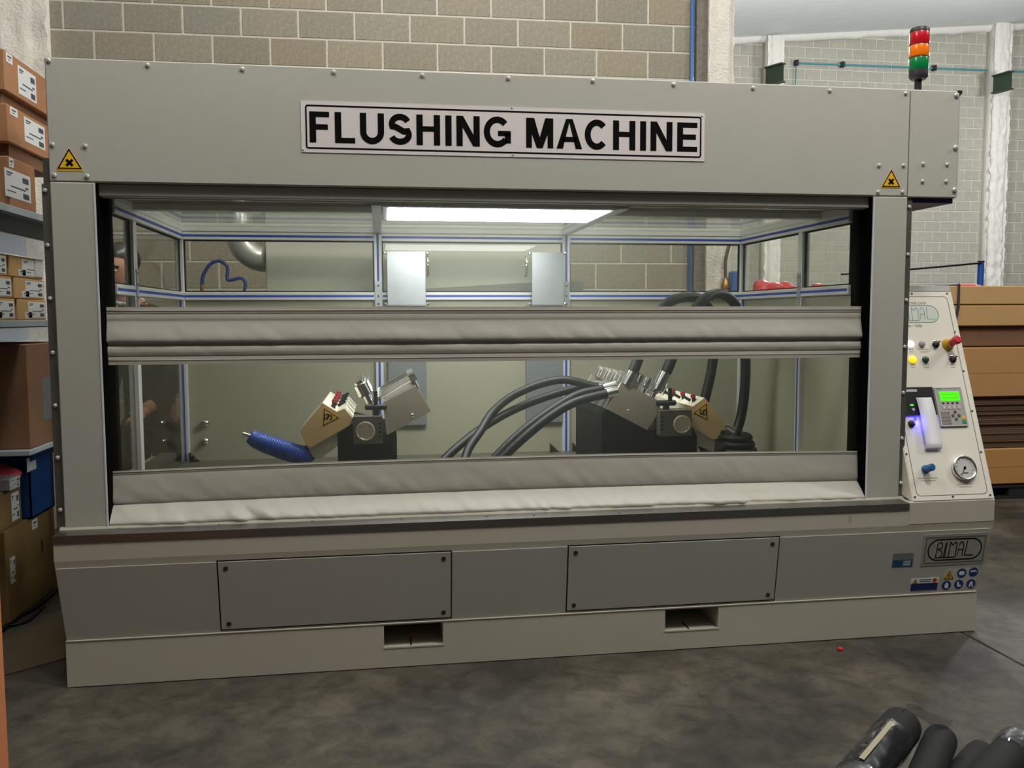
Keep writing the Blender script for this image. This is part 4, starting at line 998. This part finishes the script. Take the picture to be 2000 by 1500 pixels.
zq = atX(60, 625, -.334).z; MB().box((-.95, .18, zq-.030), (-.322, 1.28, zq-.001), .002).build('shelf_deck', SHM, shelf)
MB().box((-.95, .45, .885), (-.29, 1.28, .908), .002).build('shelf_deck', SHM, shelf)
for x, y in ((-.93, .30), (-.93, 1.26), (-.335, 1.27)): MB().box((x-.02, y-.02, 0), (x+.02, y+.02, 2.3)).build('shelf_post', SHM, shelf)
XS = -.30
c1 = carton('carton', (-.72, .40, 1.989), (XS, .69, 2.200), 'cardboard carton standing directly on the upper shelf, lowest of the three', face=None)
f = SIDE(XS); ship_label(c1, f, *f.uv(8, 372), *f.uv(58, 346)) if False else ship_label(c1, f, f.uv(9, 350)[0], 2.025, f.uv(59, 360)[0], 2.145)
ship_label(c1, f, .405, 2.155, .45, 2.195, True)
c2 = carton('carton', (-.72, .415, 2.262), (XS, 1.05, 2.425), 'middle carton of the three on the upper shelf, half covered by the machine')
ship_label(c2, f, f.uv(47, 240)[0], 2.30, f.uv(87, 260)[0], 2.41); ship_label(c2, f, .44, 2.385, .52, 2.42, True)
ff = FACE(.415); ship_label(c2, ff, -.42, 2.30, -.335, 2.40)
MB().box((-.70, .46, 2.200), (XS-.02, 1.0, 2.262)).build('carton_tray', CARDD, c2)
c3 = carton('carton', (-.72, .405, 2.478), (XS, 1.10, 2.652), 'topmost carton on the upper shelf with a white label')
ship_label(c3, f, f.uv(35, 150)[0], 2.50, f.uv(70, 170)[0], 2.625); ship_label(c3, f, .425, 2.605, .49, 2.645, True)
MB().box((-.70, .43, 2.425), (XS-.03, 1.05, 2.478)).build('carton_tray', CARDD, c3)
# white notices hanging on the shelf edges
XN = -.326
for py0, py1, lab, zs in ((462, 500, 'white notice hanging under the upper shelf, scribbled on its right end', 0), (640, 665, 'long white notice strip under the lower shelf', 1)):
    ya = .22; yb2 = atX(84+8*zs, py0, XN).y; z1_ = atX(45, py0, XN).z; z0_ = atX(45, py1, XN).z
    nt = thing('shelf_notice', (XN, (ya+yb2)/2, z0_), lab, 'notice'); fr = SIDE(XN)
    MB().rect(fr, ya, z0_, yb2, z1_, 0, .002).build('notice_card', mat('pale_blue_card', (182, 190, 204), .6), nt)
    ym = atX(48+6*zs, py0, XN).y; MB().rect(fr, ym, z0_-.004, yb2-.006, z1_-.002, .002, .003).build('notice_paper', mat('scribbled_paper', (206, 204, 200), .6, var=.3, vscale=90), nt)
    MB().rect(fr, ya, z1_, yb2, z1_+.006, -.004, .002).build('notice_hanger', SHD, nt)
# small cartons with their labelled ends towards the machine
XC = -.334; k = 0
zd = atX(60, 625, XC).z
for (x0, x1, lab) in ((-30, 16, 'small carton at the frame edge, top row of the lower shelf'), (20, 85, 'small carton with crumpled white papers, top right of the lower shelf'),
                      (-28, 24, 'small carton at the frame edge, middle row of the lower shelf'), (28, 86, 'small carton in the middle right of the lower shelf stack'),
                      (-26, 28, 'small carton at the frame edge, bottom row of the lower shelf'), (33, 88, 'small carton at the bottom right of the lower shelf stack')):
    row = (2, 2, 1, 1, 0, 0)[k]; ph = .0965
    z0 = zd+row*ph; z1 = z0+ph-.002; ya = atX(x0, 560, XC).y; yb2 = atX(x1, 560, XC).y-.002
    r = carton('small_carton', (XC-.28, ya, z0), (XC, yb2, z1), lab, CARDT, 'small cartons on the lower shelf', tape=False)
    fr = SIDE(XC); ship_label(r, fr, yb2-.56*(yb2-ya)-.03, z0+.010, yb2-.012, z1-.010)
    ship_label(r, fr, yb2-.62*(yb2-ya)-.05, z0+.008, yb2-.62*(yb2-ya)+.03, z0+.036, True)
    if row == 2 and k == 1: MB().rect(fr, yb2-.10, z0+.012, yb2-.004, z1+.03, .0022, .004).build('loose_paper', mat('scribbled_paper', (206, 204, 200), .6), r)
    k += 1
# large dark carton
bb = carton('large_carton', (-.85, .50, .909), (-.30, 1.0, 1.384), 'large dark brown carton on the shelf beside the left pillar', CARDD, tape=False)
MB().rect(SIDE(-.30), .66, 1.02, .78, 1.22, 0, .001).build('carton_patch', mat('grey_tape_patch', (110, 112, 116), .5), bb)
# floor boxes and bins under the shelf
XF = -.535
fb = carton('floor_carton', (-1.0, .76, .004), (XF, 1.40, .47), 'big brown carton on the floor under the shelf', mat('olive_brown_cardboard', (126, 100, 58), .88, var=.08, vscale=5), tape=False)
fs = SIDE(XF); ship_label(fb, fs, .80, .20, .86, .33); ship_label(fb, fs, 1.09, .40, 1.16, .45, True); MB().rect(fs, 1.2, .25, 1.215, .32, 0, .001).build('hand_hole', GAP, fb)
fb2 = carton('floor_carton', (-1.0, .60, .472), (XF-.02, 1.02, .66), 'open brown carton with white label, standing on the floor carton', mat('olive_brown_cardboard', (126, 100, 58), .88), tape=False)
ship_label(fb2, SIDE(XF-.02), .90, .49, .99, .63)
BIN = mat('blue_plastic_bin', (18, 68, 128), .4)
mb = MB(); x0, x1, y0, y1, z0, z1, t = -.84, XF+.02, 1.04, 1.36, .471, .80, .008
mb.box((x0, y0, z0), (x1, y1, z0+t)); mb.box((x0, y0, z0), (x0+t, y1, z1)); mb.box((x1-t, y0, z0), (x1, y1, z1)); mb.box((x0, y0, z0), (x1, y0+t, z1)); mb.box((x0, y1-t, z0), (x1, y1, z1))
bn = thing('storage_bin', ((x0+x1)/2, (y0+y1)/2, z0), 'blue plastic bin on the floor carton, beside the left pillar', 'bin'); mb.build('bin_body', BIN, bn)
MB().box((x1-.003, y0-.008, z1-.03), (x1+.012, y1+.008, z1)).build('bin_rim', BIN, bn)
def bag(name, c, s, m, label, seed):
    mb = MB(); mb.ell(c, *s, 20, 14)
    for v in mb.v:
        d = (v-Vector(c)); n = noise.noise((v.x*16+seed, v.y*16, v.z*16)); v += d*(.28*n)
        v.z = max(v.z, c[2]-s[2]*.8)
    o = mb.build(name, m, smooth=True, org=Vector((c[0], c[1], c[2]-s[2]*.8))); return tag(o, label, 'bag')
RED = mat('red_plastic_bag', (176, 34, 62), .3, var=.2, vscale=30)
q = atX(55, 945, -.60); o = bag('red_bag', (q.x-.02, q.y+.02, .74), (.08, .10, .09), RED, 'dark red plastic bag with a white tag in front of the blue bin', 1)
bt = MB().rect(SIDE(-.512), atX(54, 950, -.512).y, .72, atX(72, 950, -.512).y, .79, 0, .002); ob = bt.build('bag_tag', mat('label_paper', (214, 214, 216), .6)); ob.parent = o; ob.matrix_parent_inverse = Matrix.Translation(-o.location)
q = atX(18, 965, -.60); bag('pink_bag', (q.x-.04, q.y, .70), (.09, .10, .06), mat('pink_plastic_bag', (214, 80, 90), .35), 'pink plastic bag lying in the open carton', 5)
q = atX(32, 985, -.52); wc = carton('white_carton', (q.x-.09, q.y-.06, .661), (q.x, q.y+.06, .72), 'small white carton with printed label in front of the pink bag', mat('white_carton_board', (200, 196, 198), .7), None, tape=False)
ship_label(wc, SIDE(q.x), q.y-.05, .668, q.y+.05, .715)
q = atX(6, 930, -.7); carton('brown_carton', (-.95, .62, .661), (-.66, .86, .84), 'plain brown carton at the left edge behind the pink bag', CARDD, None, tape=False)
# black cable along the floor and flattened sheet
pts = spline([atZ(2, 1232, .012), atZ(35, 1205, .012), atZ(70, 1185, .012), atZ(112, 1150, .012), atZ(140, 1120, .012)], 8)
o = MB().tube(pts, .012, 8).build('floor_cable', RUBBER, smooth=True); tag(o, 'black cable on the floor under the left shelf', 'cable')
pts = spline([atZ(20, 1222, .008), atZ(55, 1212, .008), atZ(85, 1185, .008)], 8)
o = MB().tube(pts, .008, 8).build('floor_cable', RUBBER, smooth=True); tag(o, 'thinner black cable looping off the thick one on the floor', 'cable')
P = [atZ(0, 1322, .003), atZ(128, 1286, .003), atZ(128, 1200, .003), atZ(0, 1250, .003)]
mb = MB(); mb.add([(p.x, p.y, .001) for p in P]+[(p.x, p.y, .006) for p in P], [(3, 2, 1, 0), (4, 5, 6, 7), (0, 1, 5, 4), (1, 2, 6, 5), (2, 3, 7, 6), (3, 0, 4, 7)])
o = mb.build('cardboard_sheet', mat('dark_floor_board', (84, 72, 50), .85, var=.2, vscale=9)); tag(o, 'flattened dark cardboard sheet on the floor left of the machine', 'cardboard')
# near carton whose edge enters the frame at the lower left
e = atY(11, 1350, -1.2)
nc = carton('tall_carton', (e.x-.5, -1.75, 0), (e.x, -1.2, 1.0), 'orange-brown carton whose edge shows at the lower left corner', mat('orange_cardboard', (184, 114, 72), .85), None)

# ================================================================== RIGHT: CARDBOARD STACK
Y0 = 2.62
def zz(py): return atY(1960, py, Y0).z
xl = atY(1768, 600, Y0).x; xr = 7.3; yb = 3.75
pal = thing('pallet', ((xl+xr)/2, 3.2, 0), 'black pallet under the cardboard stack on the right', 'pallet')
PALM = mat('dark_pallet', (30, 28, 27), .8)
for y in (Y0+.02, 3.15, yb-.16): MB().box((xl+.03, y, 0), (xr-.03, y+.12, .022)).build('bottom_board', PALM, pal)
for x in (xl+.04, (xl+xr)/2, xr-.18):
    for y in (Y0+.02, 3.15, yb-.16): MB().box((x, y, .022), (x+.14, y+.12, zz(948)-.022)).build('pallet_block', PALM, pal)
for i in range(6): MB().box((xl+.02, Y0+.01+i*.19, zz(948)-.022), (xr-.02, Y0+.13+i*.19, zz(948)-.001)).build('deck_board', PALM, pal)
def flat(name, py0, py1, label, m=CARDT, dx0=0, dy=0, seam=True):
    z1, z0 = zz(py0)-.001, zz(py1)+.001
    r = thing(name, ((xl+xr)/2, 3.2, z0), label, 'box', 'cartons in the stack on the right')
    MB().box((xl+dx0, Y0+dy, z0), (xr, yb, z1), .008).build('carton_body', m, r)
    if seam: MB().box((xl+dx0+.02, Y0+dy-.001, z0+(z1-z0)*.48), (xr-.02, Y0+dy+.001, z0+(z1-z0)*.48+.003)).build('flap_line', mat('card_crease', (140, 106, 66), .9), r)
    return r
flat('flat_carton', 558, 595, 'tan carton at the top of the stack behind the console', seam=False)
flat('flat_carton', 596, 637, 'tan carton second from the top of the right stack', dx0=.03, seam=False)
flat('flat_carton', 638, 677, 'dark brown carton third from the top of the right stack', CARDD, .05, .05, False)
flat('flat_carton', 678, 775, 'tallest tan carton in the middle of the right stack', mat('tan_cardboard_b', (176, 132, 84), .85, var=.05, vscale=5), .02)
flat('flat_carton', 876, 946, 'tan carton at the bottom of the right stack', mat('tan_cardboard_c', (178, 128, 76), .85, var=.05, vscale=5), .04)
# bundle of folded cardboard blanks
zt, zb = zz(776), zz(875); n = 26
bu = thing('cardboard_bundle', ((xl+xr)/2, 3.2, zb), 'bundle of dark folded cardboard sheets between the tan cartons', 'cardboard')
SHT = mat('corrugated_edges', (96, 72, 54), .9, rnd=.22)
for i in range(n):
    z0 = zb+(zt-zb)*i/n; j = random.uniform(0, .025)
    MB().box((xl+.05+random.uniform(0, .02), Y0+.02+j, z0+.0012), (xr-.02, yb-.05, z0+(zt-zb)/n-.0012)).build('cardboard_sheet', SHT, bu)
sx = atY(1872, 590, Y0-.004).x
st = thing('strap', (sx, Y0, zz(640)), 'dark strap running down the top cartons of the right stack', 'strap')
MB().tube([(sx, Y0+.3, zz(557)+.004), (sx, Y0-.004, zz(557)+.003), (sx-.002, Y0-.006, zz(600)), (sx-.03, Y0-.004, zz(640))], .011, 6).build('strap_band', mat('navy_strap', (46, 46, 62), .6), st)
# second stack seen through the right panes, with red plastic on top
xs0, xs1 = 4.25, xl-.05
s2 = carton('pallet_carton', (xs0, 2.9, 0.0), (xs1, 3.8, 1.66), 'tan carton stack behind the right panes of the machine', CARDT, None, tape=False)
for i, (px, py, s, Y) in enumerate(((1490, 562, .10, 3.1), (1512, 566, .09, 3.05), (1535, 565, .09, 3.1), (1598, 561, .08, 3.1), (1622, 561, .07, 3.1), (1640, 560, .06, 3.15))):
    q = atY(px, py, Y); o = bag('red_bag', (q.x, Y, 1.66+s*.55), (s*.8, s, s*.75), mat('bright_red_bag', (214, 60, 66), .35, var=.2, vscale=25),
        ('leftmost red plastic bag behind the right panes', 'second red plastic bag from the left behind the right panes', 'third red plastic bag from the left behind the right panes', 'fourth red plastic bag, first one behind the front right pane', 'fifth red plastic bag behind the front right pane', 'rightmost red plastic bag behind the front right pane')[i], i*3+9)
for i, (px, w) in enumerate(((1862, .06), (1885, .10))):
    q = atY(px, 556, 3.0); zt0 = zz(558)
    bag('red_bag', (q.x, 3.0, zt0+.012), (w*1.2, w, .016), MATS['bright_red_bag'], ('small red plastic bag on the right stack nearest the console', 'wider red plastic bag on the right stack')[i], 31+i)
# blue post with a black rope
q = atY(1916, 512, 4.3); po = thing('barrier_post', (q.x, 4.3, 0), 'blue barrier post behind the right cardboard stack', 'post')
MB().cyl((q.x, 4.3, .03), (q.x, 4.3, q.z), .030, seg=16).build('post_tube', mat('blue_post_paint', (28, 84, 168), .4), po, smooth=40)
MB().lathe((q.x, 4.3, 0), (0, 0, 1), [(.18, 0), (.18, .02), (.05, .03)], 20).build('post_base', BLACK, po)
MB().cyl((q.x, 4.3, q.z), (q.x, 4.3, q.z+.012), .033, seg=16).build('post_cap', BLACK, po)
a = atY(1640, 530, 4.3); mb = MB(); p1 = Vector((q.x-.02, 4.27, q.z-.01)); p0 = Vector((a.x, 4.27, a.z-.03)); pm = atY(1790, 525, 4.27)
o = mb.tube(spline([p0, pm, p1], 12), .010, 8).build('barrier_rope', RUBBER, smooth=True, org=p1); tag(o, 'black rope tied to the blue barrier post', 'rope')

# ================================================================== SMALL THINGS ON THE FLOOR
q = atZ(1641, 1267, .008)
o = MB().lathe((q.x, q.y, 0), (0, 0, 1), [(.011, 0), (.013, .006), (.010, .013), (.004, .016)], 12).build('bottle_cap', mat('red_cap', (214, 40, 66), .4), smooth=40, org=Vector((q.x, q.y, 0))); tag(o, 'small red plastic cap on the floor in front of the machine', 'cap')

# foam pipe insulation at the lower right
FOAM = mat('black_foam', (26, 26, 26), .75, spec=.25)
def foam(px, py, y, r, d, L, label):
    """tube lying on the crate; px,py = centre of its far end"""
    e = atY(px, py, y); d = Vector(d).normalized()
    root = thing('foam_tube', e+d*L, label, 'foam tube', 'foam pipe insulation tubes')
    MB().lathe(e, d, [(r*.52, .03), (r*.52, 0), (r*.80, -.004), (r*.95, .006), (r, .022), (r, L)], 36).build('tube_wall', FOAM, root, smooth=50)
    MB().lathe(e+d*.02, d, [(r*.5, 0), (r*.5, .01)], 20).build('tube_bore', GAP, root)
    return root, e, d
t1, e1, d1 = foam(1764, 1414, -1.60, .052, (-.767, -.639, -.064), .95, 'black foam tube with shiny film and a label, leftmost of the foam tubes')
t2, e2, d2 = foam(1839, 1440, -1.62, .042, (-.698, -.712, -.071), .95, 'black foam tube second from the left, touching the labelled one')
t4, e4, d4 = foam(1920, 1470, -1.60, .040, (-.82, -.569, -.057), .95, 'black foam tube third from the left, beside the gap showing the floor')
t3, e3, d3 = foam(1985, 1464, -1.66, .052, (-.82, -.569, -.057), .95, 'black foam tube at the right edge with film around its end')
zc = min((e1+d1*.5).z-.054, (e3+d3*.5).z-.054, (e2+d2*.5).z-.047, (e4+d4*.5).z-.042)
cr = MB().box((1.95, -2.75, 0), (2.75, -2.05, zc-.01), .004).build('support_crate', CARDD, org=Vector((2.35, -2.4, 0))); tag(cr, 'low brown crate carrying the black foam tubes', 'crate')
def wrap(e, d, r, l0, l1, seed, label, par):
    d = d.normalized(); a = d.orthogonal().normalized(); b = d.cross(a)
    def fn(u, v):
        t = 2*PI*u; l = l0+(l1-l0)*v + .02*noise.noise((math.cos(t)*2, math.sin(t)*2, seed))
        rr = r*(1.05+.06*abs(noise.noise((math.cos(t)*4, math.sin(t)*4, v*5+seed)))); return e+d*l+a*(rr*math.cos(t))+b*(rr*math.sin(t))
    return MB().grid(fn, 40, 16).build('stretch_wrap', WRAP, par, smooth=True)
wrap(e1, d1, .052, .095, .6, 3, '', t1)
wrap(e3, d3, .052, -.02, .06, 8, '', t3)
# film strip bridging the first two tubes
p = [e1+Vector((.01, 0, .054)), e1+Vector((.045, .0, .040)), e2+Vector((.0, .0, .049)), e2+Vector((.03, 0, .040))]
mb = MB()
def fl(u, v):
    P_ = spline(p, 6); k = u*(len(P_)-1); i = min(len(P_)-2, int(k)); c = P_[i].lerp(P_[i+1], k-i); return c + d1*(-.01+.06*v) + Vector((0, 0, .006*noise.noise((u*6, v*6, 2))))
mb.grid(fl, 16, 8).build('film_strip', WRAP, t1, smooth=True)
m_paper = mat('tan_paper_label', (150, 140, 116), .6)
_a = d1.orthogonal().normalized(); _b = d1.cross(_a); up_ = Vector((.15, 0, 1)); TL = math.atan2(up_.dot(_b), up_.dot(_a))-.4
def lab(u, v):
    a = d1.orthogonal().normalized(); b = d1.cross(a); t = TL+.25+u*.22; return e1+d1*(.11+.22*v)+a*(.0585*math.cos(t))+b*(.0585*math.sin(t))
MB().grid(lab, 8, 4).build('tube_label', m_paper, t1, smooth=True)

# ================================================================== PERSON BEHIND THE LEFT PANES
SKIN = mat('skin', (196, 140, 116), .55); HAIR = mat('dark_hair', (34, 28, 24), .6); JACK = mat('black_jacket', (17, 18, 19), .8); TROU = mat('dark_trousers', (20, 22, 26), .85)
def skinned(name, verts, edges, radii, m, parent, root=0, sub=2):
    me = bpy.data.meshes.new(name); me.from_pydata([tuple(v) for v in verts], edges, []); me.update()
    o = bpy.data.objects.new('tmp', me); col_link(o); md = o.modifiers.new('s', 'SKIN'); md.use_smooth_shade = True
    if not me.skin_vertices: pass
    for i, r in enumerate(radii):
        sv = me.skin_vertices[0].data[i]; sv.radius = r if isinstance(r, tuple) else (r, r); sv.use_root = (i == root)
    s = o.modifiers.new('d', 'SUBSURF'); s.levels = sub; s.render_levels = sub
    bpy.context.view_layer.update()
    e = bpy.data.meshes.new_from_object(o.evaluated_get(bpy.context.evaluated_depsgraph_get())); e.materials.clear(); e.materials.append(m)
    bpy.data.objects.remove(o); ob = bpy.data.objects.new(name, e); col_link(ob)
    for p_ in e.polygons: p_.use_smooth = True
    if parent: ob.parent = parent
    return ob
PO = Vector((-.115, 1.84, 0))
per = thing('person', PO, 'person in a black jacket standing behind the left panes, hands at waist height', 'person')
ORI[per.name] = PO.copy()
# local coordinates: facing the camera, head bent to the side
fx = Vector((-.25, -.97, 0)).normalized(); lx = Vector((.97, -.25, 0)).normalized()   # forward, left
def B(f_, l_, z): return fx*f_ + lx*l_ + Vector((0, 0, z))
HD = -.125
V = [B(0, 0, .98), B(0, 0, 1.12), B(.0, -.01, 1.32), B(.02, -.04, 1.50), B(.05, HD+.03, 1.61), B(.08, HD, 1.70), B(.10, HD, 1.79), B(.095, HD, 1.865)]
Rr = [(.10, .12), (.09, .12), (.10, .13), (.07, .09), .056, (.084, .076), (.106, .088), (.092, .078)]
E_ = [(i, i+1) for i in range(7)]
for s in (1, -1):
    n0 = len(V); V += [B(.02, .17*s-.03, 1.47), B(.03, .21*s, 1.22), B(.18, .17*s, 1.03), B(.25, .125*s, .98), B(.29, .105*s, .955)]
    Rr += [.045, .042, .038, .034, (.042, .030)]; E_ += [(3, n0), (n0, n0+1), (n0+1, n0+2), (n0+2, n0+3), (n0+3, n0+4)]
    for k in range(4):
        n1 = len(V); a = .034-.022*k; V += [B(.335, (.10+a)*s, .945-.004*k), B(.36, (.085+a)*s, .915), B(.345, (.07+a)*s, .885)]; Rr += [.0115, .0105, .009]; E_ += [(n0+4, n1), (n1, n1+1), (n1+1, n1+2)]
    n1 = len(V); V += [B(.295, .065*s, .965), B(.325, .045*s, .955)]; Rr += [.013, .010]; E_ += [(n0+3, n1), (n1, n1+1)]
    n1 = len(V); V += [B(0, .10*s, .90), B(.02, .11*s, .50), B(-.01, .12*s, .09), B(.12, .13*s, .045)]; Rr += [.085, .06, .042, .04]; E_ += [(0, n1), (n1, n1+1), (n1+1, n1+2), (n1+2, n1+3)]
skinned('body', V, E_, Rr, SKIN, per)
V = [B(-.0, 0, .86), B(0, 0, 1.05), B(0, 0, 1.28), B(.01, -.03, 1.44), B(.035, -.075, 1.565)]; Rr = [(.16, .20), (.155, .19), (.17, .205), (.14, .19), (.085, .088)]; E_ = [(0, 1), (1, 2), (2, 3), (3, 4)]
for s in (1, -1):
    n0 = len(V); V += [B(.02, .18*s-.03, 1.46), B(.03, .215*s, 1.22), B(.18, .175*s, 1.03), B(.235, .135*s, .985)]; Rr += [.085, .075, .062, .055]; E_ += [(3, n0), (n0, n0+1), (n0+1, n0+2), (n0+2, n0+3)]
skinned('jacket', V, E_, Rr, JACK, per, 1)
V = [B(0, 0, .96), B(0, 0, .88)]; Rr = [(.14, .18), (.14, .18)]; E_ = [(0, 1)]
for s in (1, -1):
    n0 = len(V); V += [B(0, .10*s, .80), B(.02, .11*s, .50), B(-.01, .12*s, .10)]; Rr += [.105, .085, .068]; E_ += [(1, n0), (n0, n0+1), (n0+1, n0+2)]
skinned('trousers', V, E_, Rr, TROU, per, 0)
for s in (1, -1):
    V = [B(-.05, .12*s, .06), B(.05, .125*s, .055), B(.17, .13*s, .045)]; skinned('shoe', V, [(0, 1), (1, 2)], [(.05, .05), (.05, .05), (.045, .04)], BLACK, per, 0)
po_ = ORI[per.name]
def hc(f_, l_, z): return B(f_+.05, l_+HD, z+.03)+po_
mb = MB(); mb.ell(hc(.015, 0, 1.815), .118, .118, .105, 18, 12)
for v in mb.v:
    loc = v-po_; ff_ = loc.dot(fx)
    if ff_ > .12 and loc.z < 1.885: v -= fx*(ff_-.12)*.95
    v.z += .008*noise.noise((v.x*30, v.y*30, v.z*30))
mb.build('hair', HAIR, per, smooth=True)
mb = MB(); mb.add([hc(.135, 0, 1.755), hc(.168, 0, 1.705), hc(.138, .022, 1.700), hc(.138, -.022, 1.700), hc(.135, 0, 1.690), hc(.11, 0, 1.72)], [(0, 2, 1), (0, 1, 3), (1, 2, 4), (1, 4, 3), (0, 3, 5), (0, 5, 2), (2, 5, 4), (3, 4, 5)]); mb.build('nose', SKIN, per, smooth=True)
for s in (1, -1):
    MB().ell(hc(.128, .034*s, 1.745), .012, .012, .007, 10, 6).build('eye', mat('eye_white', (220, 214, 208), .3), per, smooth=True)
    MB().tube([hc(.136, .014*s, 1.768), hc(.138, .034*s, 1.773), hc(.122, .056*s, 1.766)], .006, 6).build('eyebrow', HAIR, per, smooth=True)
    MB().ell(hc(.035, .098*s, 1.735), .022, .014, .034, 10, 8).build('ear', SKIN, per, smooth=True)
MB().tube([hc(.132, .026, 1.660), hc(.142, 0, 1.662), hc(.132, -.026, 1.660)], .006, 6).build('mouth', mat('lip', (160, 92, 84), .5), per, smooth=True)
MB().tube([B(.045+.075*math.cos(t*PI/8), -.085+.078*math.sin(t*PI/8), 1.600+.02*math.cos(t*PI/8+2.6))+po_ for t in range(17)], .014, 8).build('shirt_collar', WHITE, per, smooth=True)
for s in (1, -1): MB().ell(hc(.138, .034*s, 1.745), .005, .005, .006, 8, 6).build('pupil', HAIR, per, smooth=True)
